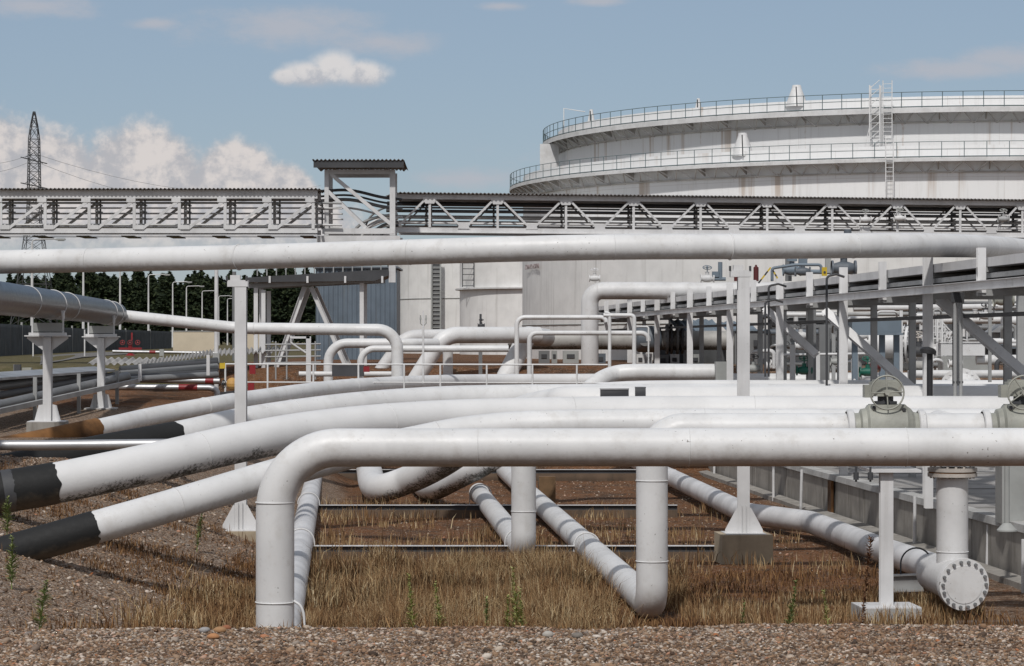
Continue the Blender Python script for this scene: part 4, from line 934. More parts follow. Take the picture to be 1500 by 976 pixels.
Ym = 140; tag(MB().tube([W(343, 560, Ym), W(343, 398, Ym)], .11, 8).build('mast', M['greybox']), 'slim dark pole close behind the tall white post', 'mast')

# ------------------------------------------------------------------ lattice pylon and lines
YP = 450.; px_ = W(50, 0, YP).x; t = thing('pylon', 'tall narrow lattice electricity pylon far behind the left span', 'pylon', (px_, YP, 4))
def half(z):
    if z < 20: return 4.1+(2.0-4.1)*(z-4)/16
    if z < 26: return 2.0-.7*(z-20)/6
    if z < 42: return 1.15-.3*(z-26)/16
    return max(.85*(1-(z-42)/5), .05)
b = MB(); zs = [4, 8, 12, 15.5, 18.5, 21, 23.3, 25.3]+[26.8+1.45*k for k in range(11)]+[43.5, 45, 46.2]
for z0_, z1_ in zip(zs[:-1], zs[1:]):
    h0, h1 = half(z0_), half(z1_); cs = [(-1, -1), (1, -1), (1, 1), (-1, 1)]
    for k in range(4):
        (ax_, ay_), (bx_, by_) = cs[k], cs[(k+1) % 4]
        b.beam((px_+ax_*h0, YP+ay_*h0, z0_), (px_+ax_*h1, YP+ay_*h1, z1_), .13, .13)
        b.beam((px_+ax_*h0, YP+ay_*h0, z0_), (px_+bx_*h1, YP+by_*h1, z1_), .07, .07); b.beam((px_+bx_*h0, YP+by_*h0, z0_), (px_+ax_*h1, YP+ay_*h1, z1_), .07, .07)
        b.beam((px_+ax_*h1, YP+ay_*h1, z1_), (px_+bx_*h1, YP+by_*h1, z1_), .07, .07)
b.build('lattice', M['dark'], t)
for z in (37.5, 33): b = MB(); b.beam((px_-.8, YP-8, z), (px_+.8, YP+8, z), .15, .15); b.beam((px_, YP-8, z), (px_, YP, z+1.4), .08, .08); b.beam((px_, YP+8, z), (px_, YP, z+1.4), .08, .08); b.build('cross_arm', M['dark'], t)
for k, (p0_, p1_, sag) in enumerate([((50, 225, 450), (470, 272, 620), 4), ((50, 236, 450), (440, 279, 620), 5), ((-120, 222, 380), (48, 225, 450), 2), ((-120, 240, 380), (48, 235, 450), 2), ((50, 166, 450), (700, 262, 800), 6)][:4]):
    a_, c_ = W(*p0_), W(*p1_); pts = [a_.lerp(c_, s/14)-ZUP*sag*4*(s/14)*(1-s/14) for s in range(15)]
    tag(MB().tube(pts, .03, 4, caps=False).build('power_line', M['steelgrey']), ['upper conductor sagging to the right of the pylon', 'lower conductor sagging to the right of the pylon', 'upper conductor leaving the pylon to the left', 'lower conductor leaving the pylon to the left', 'earth wire running off from the pylon tip'][k], 'power line', 'power lines of the pylon')

# ------------------------------------------------------------------ pine forest
def pine_mesh(seed, hgt, rad):
    r = random.Random(seed); b = MB(); n = 2600
    lumps = [(r.uniform(.18, .97), r.uniform(0, 2*PI), r.uniform(.5, 1.1)) for _ in range(26)]
    for i in range(n):
        if r.random() < .72:
            f, a, q = r.choice(lumps); f += r.gauss(0, .035); a += r.gauss(0, .35); rr = r.uniform(.25, 1)*q
        else: f = r.uniform(.08, 1); a = r.uniform(0, 2*PI); rr = r.uniform(.1, .95)
        f = min(max(f, .04), 1.03); prof = (1-f)**[.5, .38, .65, .45, .3][seed % 5]*1.0+.06 if f < 1 else .05
        R = rad*prof*rr; c = V((math.cos(a)*R, math.sin(a)*R, f*hgt-R*.12))
        s = r.uniform(.28, .62); u = V((r.gauss(0, 1), r.gauss(0, 1), r.gauss(0, .5))).normalized(); v_ = V((r.gauss(0, 1), r.gauss(0, 1), r.gauss(0, 1))); v_ = (v_-u*v_.dot(u)).normalized()
        b.poly([c-u*s, c+v_*s*.35, c+u*s, c-v_*s*.5], [(0, 1, 2, 3)])
    return b
protos = []
rf_ = random.Random(3); kk = 0
spots = []
for row, (Y, n, xa_, xb_) in enumerate([(505, 44, -112, -12), (516, 42, -114, -12), (528, 40, -116, -10)]):
    for k in range(n): spots.append((xa_+(xb_-xa_)*(k+.5)/n+rf_.uniform(-.8, .8), Y+rf_.uniform(-3, 3), row))
for (x, y, row) in spots:
    lb = ['dark pine tree in the front row of the forest edge', 'dark pine tree in the second row of the forest', 'dark pine tree in the rear row of the forest'][row]
    gp_ = ['front row of pines', 'second row of pines', 'rear row of pines'][row]
    if len(protos) < 5:
        hh = [12.6, 13.6, 11.8, 13.2, 12.2][len(protos)]; t = thing('pine_tree', lb, 'tree', (x, y, 4.3), gp_)
        MB().tube([(x, y, 4.2), (x+.05, y, 4.3+hh*.6), (x, y, 4.3+hh*.93)], [.2, .12, .03], 7).build('trunk', M['bark'], t)
        cm = pine_mesh(len(protos)+40, hh, 3.1).build('crown', M['needles'], t, loc=V((0, 0, 0))); protos.append(t)
    else: dup(rf_.choice(protos), (x, y, 4.3), rf_.uniform(0, 6.28), lb, gp_, scale=(rf_.uniform(.9, 1.25), rf_.uniform(.9, 1.25), rf_.uniform(.95, 1.22)))
# ------------------------------------------------------------------ retaining wall + platform slab on the right
def wx(Y): return 11.25-.0745*(Y-55.5)
def wp(Y, off=0, z=0): return V((wx(Y), Y, z))+DV*off
ya, yz = 30, 104
t = thing('retaining_wall', 'stained concrete retaining wall with a pale coping edging the raised slab', 'wall', (wx(60), 60, 0))
b = MB(); y = ya
while y < yz:                                            # cast sections with open joints
    y2 = min(y+5.94, yz); b.prism([wp(y, 0, -.3), wp(y, .28, -.3), wp(y, .28, 1.1), wp(y, 0, 1.1)], wp(y2)-wp(y)); y = y2+.06
b.build('wall_face', M['concrete'], t)
b = MB(); y = ya
while y < yz: y2 = min(y+11.96, yz); b.prism([wp(y, -.07, 1.1), wp(y, .36, 1.1), wp(y, .36, 1.27), wp(y, -.05, 1.27)], wp(y2)-wp(y)); y = y2+.04
b.build('coping', M['concretecap'], t)
b = MB(); b.prism([wp(ya, -.5, -.2), wp(ya, -.12, -.2), wp(ya, -.12, .16), wp(ya, -.5, .12)], wp(yz)-wp(ya)); b.build('footing_strip', M['concrete'], t)
b = MB(); b.prism([wp(ya, .36, -.3), wp(ya, 60, -.3), wp(ya, 60, 1.2), wp(ya, .36, 1.2)], wp(yz)-wp(ya)); tag(b.build('raised_slab', M['slab']), kind='structure')
b = MB()
for y in (62, 70, 78, 86): b.beam(wp(y, .4, 1.206), wp(y, 20, 1.206), .04, .01)
tag(b.build('slab_joint', M['asphalt']), kind='structure')
for k, (px, pt_, pb_) in enumerate([(1133, 683, 728), (1173, 688, 746), (1340, 727, 796), (1446, 769, 826), (1499, 790, 860), (1046, 660, 694)]):
    # the post stands on the footing strip just in front of the wall face
    Yq = (1.0*0+ (H-.14)*F/(pb_-HY)); x = W(px, 0, Yq).x
    top = W(px, pt_, Yq).z
    tag(MB().tube([(x, Yq, .0), (x+.03*(k % 2), Yq, top)], .045, 10).build('marker_post', M['steel']), ['thin white post at the foot of the concrete wall, left of the tall stand', 'second thin white post by the concrete wall', 'thin white post between the flat topped stand and the flanged riser', 'thin leaning white post right of the flanged riser', 'thin white post cut by the right edge of the picture', 'farthest thin white post at the end of the concrete wall'][k], 'post', 'thin white posts along the concrete wall')
# rust stained drain on the wall
tag(MB().box(wp(76.2, -.1, .62), (.08, .5, .95), V((1, 0, 0)), DU, ZUP).build('drain_spout', M['rusty']), 'rust brown drain plate on the face of the concrete wall', 'drain')
# kerb stone bottom right
b = MB(); kc = V((7.15, 30.6, 0)); hk = hz(7.15, 30.6)
b.prism([V((5.2, 30.5, 1.2)), V((5.36, 30.5, 1.90)), V((8.6, 30.5, 1.97)), V((8.7, 30.5, 1.2))], (.06, .24, 0)); tag(b.build('kerb_stone', M['kerb']), 'half buried brown concrete kerb stone at the bottom right', 'kerb stone')
# loose rocks
for px, py, Y, s, col, lb in [(258, 834, 43.5, .26, (.45, .43, .42), 'pale grey rock on the slope left of the foremost elbow'), (300, 936, 27.4, .13, (.33, .32, .32), 'grey stone on the gravel crest'), (322, 938, 27.2, .15, (.42, .24, .12), 'orange brown stone on the gravel crest'), (332, 929, 27.9, .12, (.4, .16, .08), 'brick red stone on the gravel crest'), (313, 950, 25.8, .14, (.45, .22, .1), 'rust coloured stone below the crest stones'), (803, 944, 26.4, .15, (.55, .52, .47), 'whitish stone on the gravel right of the middle'), (845, 950, 25.9, .13, (.28, .25, .22), 'dark stone on the gravel right of the middle')]:
    r = random.Random(int(px)); c = W(px, py, Y); c.z = hz(c.x, c.y)+s*.25
    v, f = icos(); vs = [c+V((a[0]*s*r.uniform(.8, 1.2), a[1]*s*r.uniform(.8, 1.1), a[2]*s*.6*r.uniform(.8, 1.1)))*.6 for a in v]
    bb = MB(); bb.poly(vs, [tuple(q_) for q_ in f]); o = bb.build('rock', paint('rock_%d' % px, col, .9, var=.2, grime=.5, bump=.01)); sb = o.modifiers.new('s', 'SUBSURF'); sb.levels = sb.render_levels = 2; tag(o, lb, 'rock')

# ------------------------------------------------------------------ weeds
def weed(px, ptop, Y, wd, mat, label, name='weed_plant', conic=True, dens=1., seed=0):
    r = random.Random(seed+int(px)); x = W(px, 0, Y).x; z0 = hz(x, Y); zt = W(px, ptop, Y).z; h = zt-z0; wd *= 1.35
    t = thing(name, label, 'weed', (x, Y, z0)); lean = r.uniform(-.16, .16)*h
    MB().tube([(x, Y, z0-.03), (x+lean*.4, Y, z0+h*.5), (x+lean, Y, z0+h*.97)], [.011, .008, .003], 6).build('stem', M[mat], t)
    b = MB(); n = int((40+170*h)*dens)
    for i in range(n):
        f = r.uniform(.12 if conic else .3, 1); c = V((x+lean*f, Y, z0+h*f)); a = r.uniform(0, 2*PI)
        l = wd*(.35+.65*math.sin(min(f*1.15, 1)*PI)**.7)*r.uniform(.5, 1.1) if conic else wd*r.uniform(.3, 1)*(.3+.7*f)
        d = V((math.cos(a), math.sin(a), r.uniform(.35, 1.1))).normalized(); s = V((-math.sin(a), math.cos(a), 0))*r.uniform(.008, .02)
        tip = c+d*l-ZUP*l*.12; mid = c+d*l*.5
        b.poly([c, mid+s, tip, mid-s], [(0, 1, 2, 3)])
    b.build('leaves', M[mat], t); return t
WL = [(614, 842, 36.5, .13, 'weed', 'pale green horseweed, leftmost in the dry grass of the middle'), (658, 852, 36.2, .12, 'weed', 'second pale green horseweed from the left in the middle grass'), (706, 877, 35.6, .13, 'weedgreen', 'low bushy green weed between the horseweeds'), (740, 872, 35.8, .12, 'weed', 'short horseweed just left of the tallest one'), (766, 832, 36, .14, 'weed', 'tallest green horseweed, below the thin riser'), (777, 862, 35.5, .1, 'weed', 'slim horseweed leaning on the right of the tallest one'),
      (17, 786, 41.5, .14, 'weedgreen', 'green weed before the black wrapped pipe end at the left edge'), (56, 852, 38, .16, 'weedgreen', 'leafy green weed on the gravel below the black wrapped end'), (10, 728, 47, .14, 'weedgreen', 'small weed at the foot of the upper black pipe end'), (1140, 850, 36.5, .13, 'weedgreen', 'thin green weed in the sparse grass on the right'), (1074, 880, 35.5, .1, 'weedgreen', 'small green weed right of the large riser'), (1228, 866, 36, .12, 'weed', 'yellow green weed left of the flat topped stand'), (288, 748, 55, .1, 'weedgreen', 'lone green weed on the slope behind the left pipes')]
for q_ in WL: weed(*q_)
weed(1252, 789, 36.5, .09, 'weedbrown', 'tall dark brown dead weed with a feathery tip before the floor pipe', conic=False, dens=.9)
weed(1216, 925, 27, .06, 'weedbrown', 'small reddish dead sprig on the gravel crest at right', conic=False, dens=.8)
weed(229, 925, 27.2, .05, 'weedbrown', 'small dead sprig on the gravel crest at left', conic=False, dens=.8)
weed(1405, 930, 26.6, .06, 'weedbrown', 'short dead sprig near the kerb stone', conic=False, dens=.8)

# ------------------------------------------------------------------ the rack of cable trays running away on the right
def RX(Y): return -.0746*Y+15.62
def RPn(Y, off=0, z=0): return V((RX(Y), Y, z))+DV*off
t = thing('cable_rack', 'long grey steel cable rack on a row of posts receding behind the valves', 'cable rack', RPn(80, 1, 1.2))
for n_ in range(-2, 17):
    Y = 60+5.3*n_; zb_ = 1.2 if Y < 100 else 4.0
    full = (n_ % 2 == 1) or n_ == -2
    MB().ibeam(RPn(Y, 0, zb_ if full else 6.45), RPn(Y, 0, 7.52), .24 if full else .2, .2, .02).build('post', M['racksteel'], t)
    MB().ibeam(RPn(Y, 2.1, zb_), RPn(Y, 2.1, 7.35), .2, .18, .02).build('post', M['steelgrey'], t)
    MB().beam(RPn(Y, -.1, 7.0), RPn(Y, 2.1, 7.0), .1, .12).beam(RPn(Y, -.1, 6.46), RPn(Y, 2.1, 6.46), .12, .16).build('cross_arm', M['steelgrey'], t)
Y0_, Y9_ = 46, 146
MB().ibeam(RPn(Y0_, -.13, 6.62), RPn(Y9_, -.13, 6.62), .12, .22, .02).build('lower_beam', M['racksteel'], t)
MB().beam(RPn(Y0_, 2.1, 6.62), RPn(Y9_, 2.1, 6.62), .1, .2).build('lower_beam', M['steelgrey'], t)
MB().beam(RPn(Y0_, .16, 7.18), RPn(Y9_, .16, 7.18), .05, .22).build('upper_tray', M['racksteel'], t)
MB().beam(RPn(Y0_, 1.1, 7.06), RPn(Y9_, 1.1, 7.06), 1.8, .03).build('tray_floor', M['dark'], t)
MB().beam(RPn(Y0_, .2, 6.86), RPn(Y9_, .2, 6.86), .05, .12).build('middle_tray', M['galv'], t)
MB().beam(RPn(Y0_, 1.1, 6.72), RPn(Y9_, 1.1, 6.72), 1.8, .03).build('tray_floor', M['dark'], t)
MB().beam(RPn(Y0_, 1.0, 5.95), RPn(Y9_, 1.0, 5.95), .14, .1).build('lower_conduit', M['dark'], t)
for k in range(7):
    rr = random.Random(k); pts = [RPn(Y, .35+.22*k+rr.uniform(-.04, .04), 6.78+rr.uniform(0, .06)) for Y in range(46, 147, 5)]
    tag(MB().tube(catmull(pts, 3), .028, 6).build('tray_cable', M['tealcable' if k == 1 else 'cable']), ['black cable nearest the open side of the rack tray', 'teal cable lying in the rack tray', 'third cable in the rack tray', 'fourth cable in the rack tray', 'fifth cable in the rack tray', 'sixth cable in the rack tray', 'cable at the rear edge of the rack tray'][k], 'cable', 'cables in the rack tray')
def rbrace(p0, p1, lb):
    b = MB().ibeam(p0, p1, .24, .22, .018, up=V((0, -1, .25))); tag(b.build('diagonal_brace', M['racksteel']), lb, 'brace', 'diagonal braces under the cable rack')
rbrace(W(1374, 437, 66), W(1510, 556, 64), 'rightmost diagonal brace under the cable rack, by the double post')
rbrace(W(1208, 456, 77), W(1345, 577, 75), 'middle diagonal brace coming down behind the grey handwheel valve')
rbrace(W(1120, 452, 88), W(1196, 520, 87), 'leftmost diagonal brace under the cable rack')

# ------------------------------------------------------------------ valves on E1
def handwheel(b, c, ax, R, r=.018, spokes=4, ref=ZUP, a0=.1):
    b.ring(c, ax, R, r, 36, 8); T, N, B = frames([c, c+V(ax)])[0]
    for k in range(spokes):
        a = a0+2*PI*k/spokes; b.tube([c, c+(N*math.cos(a)+B*math.sin(a))*R], r*.75, 6)
    b.cyl(c-V(ax).normalized()*.04, c+V(ax).normalized()*.04, .05, 12); return b
def big_valve(px, Y, zc, label, a0=.05):
    c = V((W(px, 0, Y).x, Y, zc)); t = thing('gate_valve', label, 'valve', (c.x, c.y, zc-.4), 'handwheel valves on the white pipes')
    X = V((1, 0, 0))
    MB().lathe(c, X, [(-.62, .305), (-.5, .31), (-.47, .38), (-.38, .40), (-.34, .46), (-.3, .475), (.36, .475), (.4, .44), (.46, .4), (.52, .33), (.62, .31)], 40).build('valve_body', M['greengrey'], t)
    b = MB()
    b.prism([c+V((-.36, -.3, .2)), c+V((.42, -.3, .2)), c+V((.34, -.3, .47)), c+V((-.28, -.3, .47))], (0, .6, 0)); b.build('top_housing', M['greengrey'], t)
    MB().lathe(c+V((-.62, 0, 0)), X, [(-.12, .34), (-.1, .37), (0, .37), (.02, .34)], 36).build('end_ring', M['white2'], t)
    MB().lathe(c+V((.62, 0, 0)), X, [(-.02, .34), (0, .37), (.1, .37), (.12, .34)], 36).build('end_ring', M['white2'], t)
    MB().cyl(c+V((0, 0, .4)), c+V((0, 0, .66)), .15, 16).cyl(c+V((0, 0, .48)), c+V((0, 0, .53)), .22, 16).build('bonnet', M['dark'], t)
    MB().box(c+V((.0, 0, .76)), (.56, .4, .27)).box(c+V((-.33, 0, .72)), (.16, .3, .24)).box(c+V((0, 0, .91)), (.46, .34, .05)).build('gearbox', M['greengrey'], t)
    for (dx, dz) in ((-.26, .42), (.3, .38)): MB().cyl(c+V((dx, -.3, dz)), c+V((dx, -.36, dz)), .035, 8).build('housing_bolt', M['dark'], t)
    w_ = handwheel(MB(), c+V((-.03, -.42, .7)), V((.05, -1, .05)), .315, .017, 4, a0=a0); w_.cyl(c+V((-.03, -.2, .7)), c+V((-.03, -.45, .7)), .04, 10); w_.build('handwheel', M['greengrey'], t)
    MB().box(c+V((.2, -.31, .26)), (.26, .01, .06)).build('name_plate', M['white2'], t)
    return t
big_valve(1297, 47.6, H-1.66, 'left grey green valve with a four spoked handwheel on the white pipe'); big_valve(1496, 47.6, H-1.66, 'right grey green handwheel valve cut by the right edge', a0=.6)
# fittings under A, red-rust little bits
for px, lb in ((1254, 'left short black hanging fitting under the pipes'), (1275, 'right short black hanging fitting under the pipes')): tag(MB().tube([W(px, 684, 46), W(px, 706, 46)], .02, 6).cyl(W(px, 692, 46), W(px, 703, 46), .05, 8).build('drain_cock', M['dark']), lb, 'fitting')

# ------------------------------------------------------------------ level far pipe with flanges, box, sleeves (right)
y9 = 90.; c0 = W(1052, 569, y9); c1 = W(1456, 569, y9)
t = thing('far_pipe', 'white level pipe with flange collars running behind the handwheel valves', 'pipeline', c0.lerp(c1, .5))
MB().tube([c0, c1], .29, 32).build('pipe_body', M['white'], t)
for px in (1332, 1338, 1250): MB().cyl(W(px, 569, y9), W(px+2.5, 569, y9), .34, 32).build('collar', M['white2'], t)
Yk = 88; c_ = W(1432, 584, Yk); tag(MB().box(c_, (46/F*Yk, .8, .36)).build('sleeve_box', M['bluegrey']), 'pale blue grey box left of the right handwheel valve', 'box')
Yk = 84; tag(MB().box(W(1478, 577, Yk), (46/F*Yk, .8, .8)).build('actuator_box', M['greengrey']), 'greenish actuator box behind the right handwheel', 'box')
# E5 farther pipe with rising start
e5 = catmull([W(858, 575, 96.5), W(878, 558, 97.2), W(900, 548.5, 98), W(930, 545.5, 98), W(1000, 545.5, 98), W(1048, 545.5, 98)], 6)
ptube('far_pipe', 'farthest white pipe rising beside the small grey boxes and ending at a cabinet', e5, .33, 'white', 32)
# grey-white end block at (1048..)
tag(MB().box(W(1057, 548, 97.5), (.5, .6, .95)).build('junction_box', M['greybox2']), 'light grey block at the end of the farthest white pipe', 'box')
# dome of big bolted flange
cfl = W(1408, 571, 96); t = thing('flanged_cover', 'big white bolted round cover rising behind the level pipe', 'flange', cfl-ZUP*.8)
MB().flange(cfl, V((0, -1, .1)), .82, .12, 20, .045, 44).build('cover_ring', M['white2'], t); MB().lathe(cfl, V((0, -1, .1)), [(.06, .62), (.12, .58), (.2, .4), (.24, .01)], 32).build('dished_end', M['white'], t)
MB().cyl(cfl, cfl+V((0, 1.6, -.1)), .6, 32).build('vessel_neck', M['white2'], t)
# horizontal vessel end left of it
cv = W(1300, 505, 100); t = thing('vessel', 'white horizontal vessel with a bolted end ring under the blue grey platform box', 'vessel', cv-ZUP*.7)
MB().cyl(cv+V((-1.6, 0, 0)), cv+V((.6, -.2, 0)), .55, 32).build('vessel_body', M['white2'], t); MB().flange(cv+V((.62, -.2, 0)), V((1, -.35, 0)), .74, .12, 18, .04, 36).flange(cv+V((.8, -.25, 0)), V((1, -.35, 0)), .74, .1, 18, .04, 36).build('end_ring', M['white2'], t)
MB().tube([cv+V((-1.2, 0, -.5)), cv+V((-1.2, 0, -1.6))], .2, 10).tube([cv+V((.1, 0, -.5)), cv+V((.1, 0, -1.6))], .2, 10).build('vessel_leg', M['steelgrey'], t)
# blue grey platform box on legs
Yb = 92; t = thing('equipment_box', 'long blue grey box raised on legs behind the rack posts', 'box', W(1282, 560, Yb))
MB().box(W(1281, 478, Yb), (72/F*Yb, 1.2, 20/F*Yb)).box(W(1281, 489.6, Yb), (76/F*Yb, 1.3, .07)).build('box_body', M['bluegrey'], t)
for px in (1252, 1292, 1313): MB().beam(W(px, 580, Yb), W(px, 490, Yb), .2, .2).build('leg', M['bluegrey'], t)
# dark building block, awning
Yg = 121.; t = thing('equipment_cabinet', 'large dark grey steel cabinet behind the right tall post', 'cabinet', W(1108, 555, Yg))
MB().box(W(1110, 522, Yg), (72/F*Yg, 1.6, 74/F*Yg)).build('cabinet_body', M['greybox'], t); MB().box(W(1110, 484, Yg), (76/F*Yg, 1.8, .08)).build('cabinet_roof', M['bluegrey'], t)
b = MB()
for px, py in ((1107, 503), (1101, 530), (1117, 530)): b.box(W(px, py, Yg-.9), (.2, .1, .3))
b.build('gauge', M['dark'], t)
t = thing('awning', 'small blue grey corrugated awning roof beneath the cable rack', 'awning', W(1020, 480, 124))
a_ = W(984, 472, 124); corr(MB(), W(994, 486.5, 122), (1, 0, 0), V((-.35, 1.9, .62)), 64/F*122, 2.0, .34, .04).build('awning_roof', M['bluegrey'], t)
MB().beam(W(1052, 486, 122), W(1052, 556, 122), .1, .1).beam(W(1000, 488, 122), W(1052, 488, 122), .08, .12).beam(W(1000, 512, 122), W(1030, 490, 122), .07, .07).build('awning_frame', M['dark'], t)
t = thing('awning', 'blue grey sloping roof sheet left of the large dark cabinet', 'awning', W(1085, 478, 124)); corr(MB(), W(1066, 486, 123.5), (1, 0, 0), V((-.3, 1.9, .5)), 46/F*123, 2., .34, .04).build('awning_roof', M['bluegrey'], t)
# upright posts / risers in front
Yv = 61; t = thing('vent_post', 'black post with a bent mushroom cap standing before the level white pipe', 'post', W(1362, 593, Yv))
MB().tube([W(1362, 600, Yv), W(1362, 516, Yv)], .075, 12).build('pole', M['cable'], t); MB().lathe(W(1360, 511, Yv), V((.15, 0, 1)), [(-.12, .2), (-.03, .2), (.02, .14), (.05, .01)], 16).build('cap', M['cable'], t)
Yv = 62; t = thing('double_post', 'pair of slim grey conduit pipes strapped together before the rack', 'post', W(1403, 593, Yv))
for px in (1399, 1407.5): MB().tube([W(px, 600, Yv), W(px, 428, Yv)], .045, 10).build('conduit', M['steelgrey'], t)
MB().box(W(1403, 436, Yv), (.3, .1, .25)).build('strap', M['dark'], t); MB().box(W(1403, 560, Yv), (.26, .08, .05)).build('strap', M['dark'], t)
for (px, p0_, p1_, Yv, lb) in ((1211, 405, 580, 73, 'dark bent cable conduit rising to the rack beside the middle brace'), (1121, 442, 552, 84, 'left conduit riser under the rack beside the grey cabinet'), (1126, 419, 552, 84.6, 'bent dark conduit riser reaching above the rack')):
    t = tag(MB().tube(fillet([W(px, p1_, Yv), W(px, p0_, Yv), W(px+14, p0_-3, Yv), W(px+26, p0_+1, Yv)], .12, 5), .035, 8).build('conduit', M['dark']), lb, 'conduit')
# stair with white rails
Ys_ = 110; t = thing('stair', 'white railed steel stair leading up behind the rack', 'stair', W(1385, 560, Ys_))
b = MB()
for dy in (0, .8):
    b.beam(W(1374, 465, Ys_)+V((0, dy, 0)), W(1402, 496, Ys_)+V((0, dy, 0)), .05, .05); b.beam(W(1374, 478, Ys_)+V((0, dy, 0)), W(1402, 509, Ys_)+V((0, dy, 0)), .05, .05)
    for k in range(5): b.beam(W(1370+k*7, 463+k*7, Ys_)+V((0, dy, 0)), W(1370+k*7, 492+k*7, Ys_)+V((0, dy, 0)), .05, .05)
b.build('railing', M['white'], t); b = MB()
for px in (1366, 1373, 1380): b.beam(W(px, 462, Ys_), W(px, 545, Ys_), .09, .09)
for k in range(7): b.beam(W(1366, 478+k*9, Ys_), W(1380, 478+k*9, Ys_), .04, .04)
b.build('ladder', M['white'], t); b = MB()
for k in range(6): b.box(W(1372+k*7, 484+k*7, Ys_)+V((0, .4, 0)), (.3, .8, .04))
b.build('tread', M['steelgrey'], t)
Yz = 104; tag(MB().box(W(1408, 512, Yz), (64/F*Yz, .8, 18/F*Yz)).box(W(1408, 501.5, Yz), (68/F*Yz, .9, .05)).build('white_trough', M['white2']), 'long white trough box behind the double conduit post', 'box')
tag(MB().box(W(1412, 535, 108), (72/F*108, .8, 26/F*108)).build('equipment_screen', M['greybox2']), 'plain grey screen below the long white trough', 'panel')
t = thing('small_shelter', 'small pale blue roofed shelter near the right edge', 'shelter', W(1475, 520, 118))
MB().prism([W(1452, 487, 116), W(1469, 475, 116), W(1504, 475, 116), W(1512, 487, 116)], (0, 2, 0)).build('shelter_roof', M['galv'], t); MB().box(W(1482, 499, 117), (46/F*117, 1.6, 24/F*117)).build('shelter_body', M['bluedark'], t)
# ---- small valve builder for clutter
def mini_valve(c, s, mats, label, kind=0, grp=None):
    c = V(c); t = thing('small_valve', label, 'valve', c-ZUP*.3*s, grp); a, b2 = mats
    MB().lathe(c, V((1, 0, 0)), [(-.32*s, .2*s), (-.27*s, .2*s), (-.26*s, .12*s), (-.1*s, .17*s), (.1*s, .17*s), (.26*s, .12*s), (.27*s, .2*s), (.32*s, .2*s)], 14).cyl(c, c+ZUP*.3*s, .09*s, 10).build('valve_body', M[a], t)
    if kind == 0: w_ = handwheel(MB(), c+ZUP*.5*s, ZUP if False else V((0, -.5, 1)), .2*s, .02*s, 4); w_.cyl(c+ZUP*.3*s, c+ZUP*.52*s, .025*s, 6); w_.build('handwheel', M[b2], t)
    else:
        MB().box(c+ZUP*.42*s, (.34*s, .3*s, .22*s)).build('actuator', M[b2], t); MB().cyl(c+V((.1*s, 0, .5*s)), c+V((.1*s, 0, 1.0*s)), .1*s, 12).build('motor', M[b2], t)
    return t
# ---- big beige pipe with elbow (upper) and dirty pipe (lower)
Yh = 116.
bp = fillet([W(864, 545, Yh), W(864, 426, Yh), W(1120, 426.5, Yh), W(1300, 428, Yh+4)], .56, 5)
tp2 = ptube('white_pipe', 'fat white pipe with an elbow before the tank wall, valves on top', [p for p in bp], .40, 'white2', 36)
MB().ring(W(874, 426, Yh), V((1, 0, 0)), .405, .015, 36, 6).build('weld_seam', M['white2'], tp2)
mini_valve(W(871, 408, Yh), .8, ('white2', 'white2'), 'little white valve on top of the fat pipe elbow', 0)
mini_valve(W(1036, 408, Yh), 1.0, ('white2', 'bluegrey'), 'white valve with a blue grey motor on top of the fat pipe', 0)
t = thing('motor', 'upright blue grey motor cylinder beside the white valve on the fat pipe', 'motor', W(1054, 414, Yh)); MB().cyl(W(1055, 410, Yh), W(1055, 384, Yh), .1, 14).build('cylinder', M['bluegrey'], t); MB().tube([W(1040, 409, Yh), W(1063, 409, Yh)], .09, 12).box(W(1048, 402, Yh), (.3, .25, .25)).build('motor_base', M['bluegrey'], t)
t = thing('pipe_hanger_post', 'blue grey square post ending under the overhead pipe', 'support', W(942, 412, 75)); Yq = 114.6
MB().beam(W(942, 416, Yq), W(942, 326, Yq), .34, .2).build('column', M['bluegrey'], t); MB().box(W(942, 385, Yq), (.5, .4, .12)).build('head_plate', M['steelgrey'], t)
t.location = W(942, 412, Yq)
for ch in t.children: ch.location = V((0, 0, 0))
Yd = 121.
dp = [W(744, 498, Yd), W(960, 498.5, Yd), W(1115, 499, Yd)]
tp3 = ptube('dirty_pipe', 'grey pipe with soot black belly running behind the rack posts', dp, .46, 'beigepipe', 32)
t = thing('large_valve', 'large dark grey flanged valve in the sooty pipe', 'valve', W(965, 520, Yd))
MB().lathe(W(962, 497, Yd-.1), V((1, 0, 0)), [(-1.0, .5), (-.9, .62), (-.2, .64), (.1, .6), (.2, .52)], 28).build('valve_body', M['bluedark'], t)
for k, px in enumerate((977, 983, 992, 999)): MB().flange(W(px, 497, Yd), V((1, 0, 0)), .72, .09, 14, .05).build('flange', M['dark' if k % 2 else 'greybox'], t)
MB().cyl(W(945, 498, Yd-.7), W(945, 498, Yd-.5), .3, 20).build('side_cover', M['greybox'], t)
